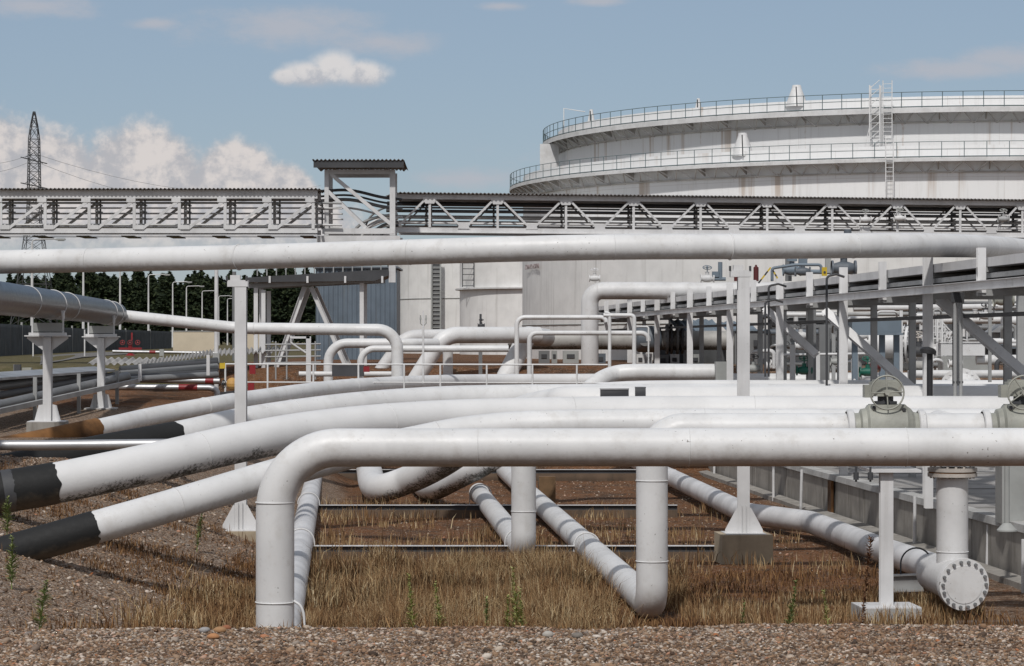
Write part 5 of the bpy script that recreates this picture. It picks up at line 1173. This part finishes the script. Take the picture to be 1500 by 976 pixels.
# thin looped pipes
t = ptube('thin_pipe', 'upper of two thin white pipes bent down at the left, before the tank wall', fillet([W(757, 560, 108), W(757, 465, 108), W(886, 465, 108), W(888, 472, 108)], .35, 6), .1, 'white', 14)
t = ptube('thin_pipe', 'lower of two thin white pipes bent down at the left, before the sooty pipe', fillet([W(775.5, 560, 106), W(775.5, 488, 106), W(950, 488, 106), W(950, 500, 106)], .3, 6), .1, 'white2', 14)
t = ptube('thin_pipe', 'thin vertical pipe hooked over at the top, left of the rack end', fillet([W(893, 548, 104), W(893, 459, 104), W(886, 458, 104)], .12, 6), .07, 'white', 12)
t = ptube('thin_pipe', 'thicker vertical pipe hooked over at the top, beside the rack end', fillet([W(929, 548, 104), W(929, 462, 104), W(884, 462, 104)], .15, 6), .085, 'white', 12)
t = ptube('thin_pipe', 'thin inverted U pipe in front of the large dark valve', fillet([W(932, 478.5, 103), W(950, 478.5, 103), W(950, 548, 103)], .1, 5), .035, 'white', 8)
# pipes of the middle background
def lp2(lb, pts, r, mt='white', R=.5, seg=22): return ptube('looped_pipe', lb, fillet(pts, R, 9), r, mt, seg, group='looped pipes in the middle background')
lp2('outer looped white pipe bending down left of the double elbow', [W(481, 566, 100), W(481, 503, 100), W(600, 503, 100), W(640, 503, 101)], .19, R=.75)
lp2('inner looped white pipe that runs on to the big bulging pipe', [W(528, 566, 98), W(528, 511, 98), W(745, 511, 98)], .13, R=.55)
lp2('first bulging pipe climbing from behind the vertical white pipe', [W(540, 568, 112), W(594, 493, 112), W(680, 492, 113)], .3, 'white2', R=1.0, seg=28)
lp2('large bulging pipe climbing to the right in the middle', [W(597, 575, 109), W(650, 491, 109), W(790, 491, 111)], .36, R=1.1, seg=30)
lp2('largest pipe climbing to the right and joining the sooty pipe', [W(722, 590, 110), W(772, 491.5, 112), W(800, 495, 119)], .42, R=1.2, seg=30)
lp2('short vertical pipe stub under the large bulging pipe', [W(656, 566, 110.5), W(656, 510, 110.5)], .22, 'white2')
lp2('low level white pipe with an open left end behind the railing', [W(438, 548, 97), W(500, 548, 97), W(577, 548, 97)], .1)
tag(MB().box(W(510, 542.5, 96), (46/F*96, .5, 17/F*96)).build('black_box', M['dark']), 'black box on the low level pipe behind the railing', 'box')
mini_valve(W(705, 477, 112), .5, ('dark', 'dark'), 'tiny dark valve standing on the large bulging pipe')
tag(MB().box(W(704, 470, 112.3), (.1, .1, .6)).build('stub_post', M['dark']), 'small dark stub rising from the large bulging pipe', 'stub')
tag(MB().beam(W(1279/3.615+350, 560, 108.6), W(1279/3.615+350, 512, 108.6), .16, .16).build('short_post', M['greybox']), 'short dark grey post under the inner looped pipe', 'post')
Yv = 94; t = thing('vent_mast', 'slim white vent mast with a small forked head before the slim tank', 'mast', W(620, 552, Yv)); MB().tube([W(620, 562, Yv), W(620, 470, Yv), W(620, 455, Yv)], [.04, .035, .02], 8).build('pole', M['white'], t)
MB().tube([W(616, 462, Yv), W(616, 474, Yv), W(620, 478, Yv), W(624, 474, Yv), W(624, 462, Yv)], .02, 6).box(W(616, 467, Yv), (.07, .07, .08)).box(W(624, 467, Yv), (.07, .07, .08)).build('vent_head', M['greybox2'], t)
# railing
Yr = 92; t = thing('railing', 'long thin white safety railing behind the rising pipes', 'railing', W(600, 560, Yr)); b = MB()
b.tube([W(325, 533.5, Yr), W(890, 534.5, Yr)], .03, 8).build('top_rail', M['white'], t); MB().tube([W(325, 560, Yr), W(890, 561, Yr)], .025, 8).build('lower_rail', M['white'], t)
for px in (330, 392, 459, 525, 592, 645, 713, 780, 845): MB().tube([W(px, 575, Yr), W(px, 534, Yr)], .035, 8).build('rail_post', M['white'], t)
MB().tube([W(324, 540, Yr), W(329, 532, Yr), W(329, 540, Yr)], .035, 6).box(W(326, 536, Yr), (.2, .08, .2)).build('yellow_end', M['yellow'], t)
# boxes under the sooty pipe
rr = random.Random(5); lbls = ['dark gauge box', 'tall grey box', 'square grey box', 'slim dark box', 'wide grey box', 'low dark box', 'pale box', 'grey box with dark pipes']
for k, (px, wpx, p0_, p1_, mt) in enumerate([(797, 16, 514, 548, 'greybox'), (812, 8, 514, 548, 'greybox2'), (836, 23, 514, 548, 'greybox2'), (868, 11, 516, 548, 'greybox'), (880, 14, 518, 548, 'bluedark'), (971, 16, 520, 536, 'greybox'), (938, 12, 519, 534, 'white2'), (950, 10, 518, 534, 'white'), (988, 13, 519, 534, 'white2'), (1018, 18, 519, 536, 'greybox2')]):
    Y = 126; t = thing('instrument_box', 'instrument box '+['with a dark face left of the row', 'narrow and pale beside the dark faced one', 'broad and light grey under the sooty pipe', 'slim and dark beside the white pipe elbow', 'very dark at the foot of the rack', 'dark under the large valve', 'rounded white left of the vertical pipe', 'small white right of the vertical pipe', 'white beneath the valve flanges', 'light grey under the awning'][k], 'box', W(px, p1_, Y), 'instrument boxes under the sooty pipe')
    MB().box(W(px, (p0_+p1_)/2+4, Y), (wpx/F*Y, .6, (p1_-p0_+8)/F*Y)).build('box_body', M[mt], t)
    MB().box(W(px, p0_+8, Y-.32), (wpx/F*Y*.5, .04, .2)).build('box_window', M['dark'], t)
# clutter pipes and valves between rack posts, right (x 1130..1330, y 480..560)
cl = random.Random(9)
for k, (px, py, Y, s, m2, kd, lb) in enumerate([
    (1178, 543, 92, .9, ('green', 'green'), 0, 'dark green valve stem low between the rack posts at left'), (1271, 545, 88, .9, ('green', 'green'), 0, 'dark green valve stem left of the handwheel'),
    (1279, 538, 90, .8, ('darkred', 'red'), 0, 'small dark red valve left of the handwheel'), (1173, 492, 96, .9, ('steel', 'dark'), 0, 'grey white valve on a bent pipe between the rack posts'),
    (1104, 540, 96, .9, ('greybox2', 'dark'), 0, 'grey valve at the foot of the large dark cabinet'), (1262, 492, 97, .8, ('white2', 'dark'), 0, 'white valve under the middle brace'),
    (1226, 530, 98, .8, ('greybox2', 'dark'), 0, 'grey valve behind the bent conduit'), (1345, 515, 98, 1.3, ('dark', 'rustflange'), 0, 'dark valve with rusty wheel beside the bolted vessel end'),
    (1160, 396, 105, 1.2, ('bluegrey', 'bluegrey'), 1, 'blue grey motor valve above the rack, left'), (1176, 398, 104, 1.0, ('bluedark', 'bluegrey'), 1, 'dark blue grey motor above the rack, middle'),
    (1236, 393, 104, 1.6, ('bluedark', 'bluedark'), 1, 'large blue grey actuator above the rack, right'), (1470, 440, 112, 1.4, ('greengrey', 'yellow'), 0, 'greenish valve with a yellow wheel at the right edge behind the rack'),
    (1444, 463, 116, 1.0, ('steel', 'dark'), 0, 'small grey valve right of the white stair'), (1490, 470, 108, 1.1, ('white2', 'dark'), 0, 'white valve above the small blue roof'),
    (1340, 470, 112, 1.0, ('white2', 'dark'), 0, 'white valve left of the stair rails'), (1195, 478, 104, 1.0, ('bluegrey', 'dark'), 0, 'blue grey valve behind the third rack post')]):
    mini_valve(W(px, py, Y), s, m2, lb, kd)
def bits(name, lb, mt, parts_):                          # one small assembly of pipes / struts as a single thing
    b = MB()
    for p0_, p1_, r in parts_: b.tube([p0_, p1_], r, 10)
    return tag(b.build(name, M[mt]), lb, 'pipe')
for k, (a_, c_, r, mt, lb) in enumerate([
    ((1140, 520, 97), (1285, 518, 97), .05, 'steel', 'thin horizontal grey pipe crossing between the rack posts'), ((1130, 461, 100), (1210, 461, 100), .08, 'white', 'short white pipe just under the rack beam at left'),
    ((1250, 452, 125), (1600, 448, 125), .16, 'white2', 'upper white pipe crossing far behind at the right'), ((1240, 461, 124), (1600, 458, 124), .1, 'steelgrey', 'thin grey pipe crossing far behind at the right'),
    ((1320, 470, 126), (1600, 468, 126), .18, 'white', 'middle white pipe crossing far behind at the right'), ((1410, 480, 120), (1600, 480, 120), .1, 'greybox', 'lower grey pipe crossing far behind at the right'),
    ((1120, 487, 102), (1210, 487, 102), .12, 'bluedark', 'dark blue grey pipe behind the left rack posts'), ((1140, 533, 103), (1180, 533, 103), .1, 'greybox', 'low dark pipe left of the green valve'),
    ((1290, 536, 101), (1360, 536, 101), .2, 'beigepipe', 'sooty beige pipe beneath the bolted vessel'), ((1330, 548, 97), (1600, 548, 97), .15, 'white2', 'white pipe low behind the round cover'),
    ((1440, 500, 105), (1560, 500, 105), .12, 'white', 'white pipe in front of the small shelter'), ((1430, 527, 104), (1600, 527, 104), .2, 'white2', 'fat white pipe low at the right edge'), ((1215, 556, 110), (1330, 556, 110), .3, 'white2', 'pale pipe glimpsed above the level pipe'),
    ((1160, 398, 112), (1250, 399, 112), .1, 'bluegrey', 'blue grey pipe linking the motors above the rack'), ((1270, 404, 110), (1290, 401, 110), .05, 'dark', 'short dark rod above the rack')]):
    tag(MB().tube([W(*a_), W(*c_)], r, 14).build('clutter_pipe', M[mt]), lb, 'pipe')
for k, (px, p0_, p1_, Y, w_, mt, lb) in enumerate([(1161, 505, 560, 96, .2, 'white2', 'white bent pipe leg between rack posts'), (1188, 440, 560, 94, .35, 'greybox', 'broad dark grey stanchion behind the rack'), (1207, 480, 560, 99, .4, 'greybox', 'dark grey cabinet leg near the bent conduit'), (1196, 515, 560, 97, .25, 'white2', 'pale stanchion in the shade of the rack'),
    (1221, 490, 560, 98, .14, 'steelgrey', 'slim grey stanchion right of the bent conduit'), (1255, 520, 560, 99, .12, 'steelgrey', 'slim stanchion left of the green stem'), (1450, 430, 560, 78, .1, 'steelgrey', 'thin dark stanchion near the right brace'), (1497, 430, 540, 74, .3, 'steelgrey', 'dark stanchion at the right edge'), (1320, 455, 560, 98, .12, 'steel', 'slim white stanchion by the vessel end'), (1155, 372, 412, 106, .26, 'greybox', 'dark upright above the rack at left'), (1163, 372, 405, 106, .14, 'steel', 'thin white upright beside the dark one above the rack'), (1213, 378, 400, 108, .24, 'greybox2', 'light grey upright above the rack')]):
    tag(MB().beam(W(px, p1_, Y), W(px, p0_, Y), w_, w_*.7).build('stanchion', M[mt]), lb, 'post')
tag(MB().box(W(1200, 465, 104), (.9, .6, .5)).box(W(1178, 478, 104), (2.2, .6, .14)).build('equipment_box', M['greybox']), 'dark grey box with a shelf hanging behind the third rack post', 'box')
tag(MB().tube(fillet([W(1131, 412, 84), W(1131, 393, 84), W(1165, 388, 84), W(1203, 388, 84), W(1203, 400, 84)], .1, 4), .05, 8).build('guard_rail', M['bluegrey']), 'bent blue grey guard rail above the cable rack', 'rail')
for p0_, p1_, lb in (((1111, 415), (1129, 392), 'longer black and yellow warning bar above the rack'), ((1132, 396), (1139, 408), 'shorter black and yellow warning bar above the rack')):
    a_, c_ = W(*p0_, 83.6), W(*p1_, 83.6); t = thing('warning_bar', lb, 'bar', a_); 
    for k in range(4): MB().beam(a_.lerp(c_, k/4), a_.lerp(c_, (k+1)/4), .05, .05).build('stripe', M['yellow' if k % 2 else 'cable'], t)
for px, hh in ((1107.5, 20), (1079, 10)): tag(MB().cyl(W(px, 412, 96), W(px, 412-hh, 96), .1, 12).lathe(W(px, 412-hh, 96), ZUP, [(0, .1), (.05, .04), (.1, .04)], 10).build('gas_bottle', M['darkred']), 'dark red cylinder %s' % ('standing above the rack' if px > 1100 else 'half hidden by the bracket of the tall post'), 'cylinder')
t = thing('warning_light', 'small yellow lamp box on the rack beside the bent conduit', 'lamp', W(1207, 405, 72.5)); MB().box(W(1207.5, 398, 72.5), (.14, .12, .25)).build('lamp_case', M['yellow'], t); MB().cyl(W(1207.5, 399, 72.5)-V((0, .06, 0)), W(1207.5, 399, 72.5)-V((0, .08, 0)), .035, 10).build('lens', M['dark'], t)
# boxes seen between the pipes
Yc = 63.5; t = thing('saddle_box', 'low grey box with a white lid sticking up between the level pipes', 'box', W(900, 580, Yc)); MB().box(W(900, 577, Yc), (41/F*Yc, .4, 14/F*Yc)).build('box_body', M['greybox'], t); MB().box(W(900, 569.8, Yc), (42/F*Yc, .45, .03)).build('lid', M['white2'], t)
tag(MB().box(W(938, 574, Yc), (15/F*Yc, .3, 13/F*Yc)).box(W(938, 567.6, Yc), (15.5/F*Yc, .32, .025)).build('small_box', M['greybox']), 'small dark square box right of the low grey box between the pipes', 'box')
# cabinet on the slab, right edge
Yc = 57; c_ = W(1484, 712, Yc); t = thing('cabinet', 'grey green cabinet on the slab at the right edge under the foremost pipe', 'cabinet', (c_.x, Yc, 1.2)); MB().box((c_.x+.1, Yc, 2.05), (.85, .8, 1.7)).build('cabinet_body', M['greybox2'], t)
t = thing('jack_post', 'grey jack post with a conical foot on the slab', 'post', (W(1475, 0, 54.5).x, 54.5, 1.2)); x = t.location.x; MB().tube([(x, 54.5, 1.3), (x, 54.5, 3.2)], .06, 12).build('tube', M['greybox2'], t); MB().lathe((x, 54.5, 1.2), ZUP, [(0, .22), (.03, .22), (.18, .08)], 16).build('foot', M['greybox2'], t)
for (px, Y) in ((1360, 62), (1237, 80)):
    x = W(px, 0, Y).x; tag(MB().ibeam((x, Y, 1.2), (x, Y, 3.3), .2, .2, .02).build('slab_post', M['steel']), 'short steel post on the slab %s' % ('left of the rust stained flange' if px > 1300 else 'behind the flat topped stand'), 'post')
tag(MB().tube([(9.5, 84, 1.5), (16, 78, 1.5)], .14, 14).build('slab_pipe', M['white2']), 'thin white pipe lying on the raised slab', 'pipe')

# ------------------------------------------------------------------ left: low pipe rack with corrugated covers, hydrant pipes, valve
def LP(f, off=0, z=0): a_ = V((-16.2, 70, 0)); c_ = V((-13.1, 116, 0)); d = (c_-a_).normalized(); s = V((d.y, -d.x, 0)); p = a_.lerp(c_, f)+s*off; return V((p.x, p.y, z))
t = thing('low_pipe_rack', 'low dark pipe rack crossing the gravel at the left', 'pipe rack', LP(.4, 0, 3))
MB().beam(LP(-.3, .1, 2.5), LP(.58, .1, 3.8), .14, .16).build('edge_beam', M['steelgrey'], t)
for k in range(7): f = -.25+k*.13; MB().beam(LP(f, -.2, 2.3), LP(f, -.2, 4.05+f*.3), .12, .12).build('stub_post', M['steelgrey'], t)
for k, (off, z, z2, r, mt) in enumerate([(-.35, 3.25, 3.95, .17, 'greybox'), (-.8, 3.5, 4.0, .13, 'dark'), (-1.25, 3.75, 4.1, .15, 'greybox'), (-1.7, 3.9, 4.15, .1, 'galv'), (-2.1, 3.95, 4.2, .1, 'dark')]):
    tag(MB().tube([LP(-.4, off, z-.75*(z2-z)-.2), LP(.16, off, z), LP(.58, off, z2)], r, 14).build('low_pipe', M[mt]), ['nearest fat grey pipe in the low left rack', 'black pipe in the low left rack', 'second fat grey pipe in the low left rack', 'galvanised pipe in the low left rack', 'rear thin black pipe in the low left rack'][k], 'pipe', 'pipes in the low left rack')
t = tag(MB().prism([LP(-.5, -2.4, 3.98), LP(-.5, -.7, 3.9), LP(-.5, -.7, 3.98), LP(-.5, -1.5, 4.1), LP(-.5, -2.4, 4.06)], LP(.57, 0, 4.32)-LP(-.5, 0, 4.08)).build('cover_sheet', M['galv']), 'long dull silver cover over the pipes at the far left', 'cover')
b = MB(); corr(b, W(128, 533, 106), (1, 0, 0), V((0, 1, .1)), 102/F*106, 2.2, .3, .055); tag(b.build('corrugated_cover', M['roof2']), 'level corrugated roof sheet over the low pipes, left piece', 'roof sheet')
a_ = W(212, 536, 103); c_ = W(312, 520, 108); b = MB(); corr(b, a_, c_-a_, V((-.1, 1, .1)), (c_-a_).length, 2.2, .3, .055); tag(b.build('corrugated_cover', M['roof2']), 'rising corrugated roof sheet over the low pipes, right piece', 'roof sheet')
a_ = W(313, 520, 109); c_ = W(420, 515, 113); b = MB(); corr(b, a_, c_-a_, V((-.1, 1, .1)), (c_-a_).length, 2.2, .3, .055); tag(b.build('corrugated_cover', M['roof2']), 'corrugated roof sheet behind the tall white post', 'roof sheet')
for k in range(6):
    a_ = W(176, 557-k*3.4, 96.5+k*.9); c_ = W(318, 549-k*4.4, 99.5+k*.9); tag(MB().tube([a_, c_], .1 if k % 2 else .13, 10).build('low_pipe', M[['greybox', 'dark', 'machine'][k % 3]]), ['lowest', 'second lowest', 'third', 'fourth', 'fifth', 'topmost'][k]+' of the slanting pipes under the rising corrugated sheet', 'pipe', 'slanting pipes under the corrugated sheet')
for px, p0_, p1_ in ((205, 533, 558), (305, 520, 550)): tag(MB().beam(W(px, p1_, 96), W(px, p0_, 96), .12, .12).build('sheet_post', M['steel']), 'white post carrying the %s end of the rising sheet' % ('low' if px < 250 else 'high'), 'post')
def banded(lb, pts, r, bands):
    t = ptube('silver_pipe', lb, pts, r, 'silver', 20, group='silver pipes with red bands')
    for a_, c_ in bands: MB().tube([a_, c_], r+.008, 20).build('red_band', M['red'], t)
    return t
Yq = 100; banded('nearer silver fire pipe with a red band, bent down at its right end', fillet([W(46, 566.5, Yq), W(308, 568, Yq), W(318, 572, Yq), W(319, 592, Yq)], .3, 6), .125, [(W(262, 567.7, Yq), W(289.5, 567.9, Yq))])
Yq = 105; banded('rear silver fire pipe with a red end band', [W(180, 556, Yq), W(322, 558.5, Yq)], .125, [(W(301, 558.1, Yq), W(313, 558.4, Yq))])
Yq = 165; banded('thin far silver pipe with a small red band before the fence', [W(165, 515, Yq), W(318, 517.5, Yq)], .1, [(W(219, 516, Yq), W(228, 516.1, Yq))])
tag(MB().box(W(237, 518, 164), (.28, .2, .55)).build('pipe_saddle', M['greybox2']), 'small pale saddle block under the far silver pipe', 'support')
# red hydrant
Yq = 166; c_ = W(191, 512, Yq); t = thing('hydrant', 'red fire hydrant monitor with wheels before the fence', 'hydrant', c_-ZUP*.9)
MB().tube([c_-ZUP*.9, c_+ZUP*.3], .14, 10).lathe(c_-ZUP*.6, ZUP, [(0, .5), (.06, .5), (.3, .2), (.35, .14)], 12).box(c_+ZUP*.05, (1.5, .2, .14)).build('hydrant_body', M['red'], t)
b = MB()
for dx in (-.5, 0, .5): handwheel(b, c_+V((dx, -.15, .45)), V((0, -1, .2)), .15, .02, 3)
b.box(c_+V((.1, 0, .85)), (.1, .1, .5)); b.build('wheel', M['red'], t)
# blue valve left
Yq = 96; c_ = W(40, 566, Yq); t = thing('gate_valve', 'blue valve with a greenish grey actuator on the silver pipe at the left edge', 'valve', c_-ZUP*.4)
MB().flange(c_+V((-.24, 0, 0)), V((1, 0, 0)), .24, .05, 8).flange(c_+V((.24, 0, 0)), V((1, 0, 0)), .24, .05, 8).build('flange', M['white2'], t)
MB().lathe(c_, V((1, 0, 0)), [(-.22, .14), (0, .22), (.22, .14)], 16).cyl(c_, c_+ZUP*.45, .11, 12).cyl(c_-ZUP*.05, c_-ZUP*.25, .16, 12).build('valve_body', M['blue'], t)
MB().box(c_+ZUP*.58, (.34, .3, .26)).cyl(c_+V((.05, 0, .55)), c_+V((.36, 0, .5)), .1, 10).build('actuator', M['greengrey'], t)
MB().ring(c_+V((.1, -.1, -.05)), V((.2, -1, 0)), .36, .018, 30, 6).build('loop_cable', M['rustflange'], t)
tag(MB().cyl(W(24, 566, 96), W(31, 566, 96), .2, 14).build('pipe_ring', M['yellow']), 'yellow ring end beside the blue valve', 'ring')
tag(MB().beam(W(22, 598, 90), W(22, 534, 90), .1, .1).build('grey_post', M['greybox']), 'grey post left of the blue valve', 'post')
tag(MB().box(W(26, 541, 89.9), (.22, .2, .34)).build('control_box', M['dark']), 'black control box on the grey post', 'box')
tag(MB().box(W(69, 547, 97), (.16, .15, .3)).build('control_box', M['blue']), 'small blue box right of the blue valve', 'box')
tag(MB().box(W(3, 576, 88), (.16, .03, .14)).build('label_plate', M['white']), 'small white plate at the left edge below the blue valve', 'plate')
tag(MB().beam(W(64, 545, 128), W(64, 519, 128), .12, .12).build('black_post', M['cable']), 'short black post by the road', 'post')
for px, p0_, Y in ((48.5, 487, 150), (124, 483, 152)): tag(MB().beam(W(px, 522, Y), W(px, p0_, Y), .07, .07).build('thin_post', M['steel']), 'thin pale post in front of the blue fence, %s one' % ('left' if px < 100 else 'right'), 'post')
# yellow globe + box with warning sign
Yq = 84; c_ = W(340, 562, Yq); t = thing('valve_globe', 'pale orange round valve cover behind the tall white post', 'valve', c_-ZUP*.3)
MB().lathe(c_, ZUP, [(-.22, .06), (-.18, .13), (-.1, .18), (0, .195), (.1, .17), (.17, .1), (.2, .02)], 20).build('cover', M['orange'], t); handwheel(MB(), c_+V((-.28, 0, -.02)), V((1, -.4, 0)), .13, .015, 4).build('handwheel', M['dark'], t)
Yq = 82.5; t = thing('junction_box', 'white box with a black lid and a small triangle warning sign', 'box', W(340, 592, Yq)); MB().box(W(343, 590, Yq-.5), (29/F*Yq, .5, 24/F*Yq)).build('box_body', M['white2'], t); MB().beam(W(324, 577, Yq-.5), W(352, 574, Yq-.5), .6, .1).build('lid', M['cable'], t)
p = W(342, 592, Yq-.78); MB().prism([p+V((-.1, 0, -.07)), p+V((.1, 0, -.07)), p+V((0, 0, .1))], (0, .01, 0)).build('warning_sign', M['yellow'], t)
b = MB(); b.prism([p+V((-.018, -.004, -.035)), p+V((.03, -.004, .0)), p+V((.005, -.004, .01)), p+V((.012, -.004, .05)), p+V((-.03, -.004, .005)), p+V((0, -.004, -.005))], (0, .003, 0)); b.build('flash_symbol', M['cable'], t)
for px, p0_, p1_, lb in ((370, 534, 548, 'upper dark red box behind the tall white post'), (368, 561, 573, 'lower dark red box behind the tall white post'), (537, 537, 545, 'small red piece beside the looped pipes')): tag(MB().box(W(px, (p0_+p1_)/2, 93), (.22, .15, (p1_-p0_)/F*93)).build('red_box', M['red']), lb, 'box')
t = thing('bracket_frame', 'white square bracket frame hanging from the white pipe', 'frame', W(438, 550, 94.5)); Yq = 94.5
MB().tube([W(426, 492, Yq), W(426, 502, Yq), W(448, 517, Yq)], .04, 6).build('hanger', M['steel'], t); MB().beam(W(425, 494.5, Yq), W(454, 494.5, Yq), .1, .08).beam(W(452, 560, Yq), W(452, 493, Yq), .18, .1).build('frame_post', M['steel'], t)
b = MB()
for k in range(4): b.tube([W(388, 505+k*9, 103), W(470, 504+k*9, 103)], .035, 8)
for px in (404, 420, 450, 462): b.tube([W(px, 500, 103), W(px, 556, 103)], .035, 8)
tag(b.build('pipe_lattice', M['steelgrey']), 'lattice of thin white pipes behind the A brace frame', 'pipes')

# random small fittings that belong to the maze of valves right of the rack
MB_ = None
for k in range(26):
    px = 1330+cl.uniform(0, 175); py = cl.uniform(447, 492); Y = 113+cl.uniform(0, 10); hgt = cl.uniform(6, 20)
    tag(MB().tube([W(px, py+hgt, Y), W(px, py, Y)], cl.choice([.04, .06, .1]), 8).cyl(W(px, py, Y), W(px, py+1.5, Y), cl.choice([.12, .18]), 10).build('slim_valve', M[cl.choice(['white2', 'dark', 'steelgrey', 'white', 'greybox'])]), 'one of the slim valve stems crowding the background right of the rack', 'valve', 'slim valve stems behind the rack')

# darker plant buildings behind the maze of valves
for a_, b_, c_, d_, Y, mt, lb in [(1322, 444, 1600, 500, 131, 'machine', 'long dark blue grey plant block behind the valves at the right'), (1128, 466, 1245, 552, 112, 'machine', 'dark grey machine housing behind the left rack posts'), (1225, 500, 1330, 552, 116, 'steelgrey', 'grey machine housing under the blue grey platform box'), (1440, 508, 1600, 552, 119, 'machine', 'dark housing under the small blue roof')]:
    p = W((a_+c_)/2, (b_+d_)/2, Y); sx, sz = (c_-a_)/F*Y, (d_-b_)/F*Y; t = thing('plant_housing', lb, 'machine housing', (p.x, p.y, p.z-sz/2))
    MB().box(p, (sx, 1.6, sz)).build('housing_body', M[mt], t); MB().box(p+ZUP*(sz/2+.04), (sx+.15, 1.8, .08)).build('housing_roof', M['galv'], t)
    n_ = max(2, int(sx/1.1))
    for k in range(n_):
        MB().box(p+V((-sx/2+(k+.5)*sx/n_, -.83, cl.uniform(-.1, .1)*sz)), (sx/n_*.55, .06, sz*cl.uniform(.3, .6))).build('louvre_box', M[cl.choice(['dark', 'greybox2', 'steelgrey', 'greybox'])], t)

# bent small-bore pipes crowding the same place
for k in range(46):
    px = cl.uniform(1125, 1500); Y = cl.uniform(104, 118) if px < 1330 else cl.uniform(100, 124); py = cl.uniform(452, 530); dxp = cl.choice([-1, 1])*cl.uniform(10, 34); dyp = cl.uniform(12, 40); r = cl.choice([.035, .05, .07, .1])
    tag(MB().tube(fillet([W(px, py+dyp, Y), W(px, py, Y), W(px+dxp, py, Y), W(px+dxp, py+cl.uniform(5, 20), Y+.4)], .2, 4), r, 8).build('bent_pipe', M[cl.choice(['white2', 'white2', 'steel', 'steelgrey', 'dark', 'galv'])]), 'one of the short bent pipes among the machinery seen through the rack', 'pipe', 'short bent pipes seen through the rack')
for k in range(22):
    px = cl.uniform(1130, 1500); Y = cl.uniform(103, 120); py = cl.uniform(470, 548)
    mini_valve(W(px, py, Y), cl.uniform(.6, 1.1), (cl.choice(['white2', 'steel', 'greybox', 'dark']), cl.choice(['dark', 'white2', 'greybox2'])), 'one of the small handwheel valves in the machinery seen through the rack', 0, 'small handwheel valves seen through the rack')

for px, py, lb in ((1268, 322, 'white valve assembly hanging in the right bridge span'), (1318, 320, 'second white valve assembly in the right bridge span, right of the first'), (1470, 321, 'grey lamp shaped valve hanging in the right bridge span near the edge')): mini_valve(W(px, py, YR(px)-.45), .9, ('white2' if px < 1400 else 'steelgrey', 'greybox2'), lb, 0)
p = W(1010, 522, 127); t = thing('plant_housing', 'dark low machine housing under the awning', 'machine housing', p-ZUP*.8); MB().box(p, (3.6, 1.2, 1.3)).build('housing_body', M['machine'], t); MB().box(p+ZUP*.69, (3.7, 1.3, .08)).build('housing_roof', M['galv'], t)
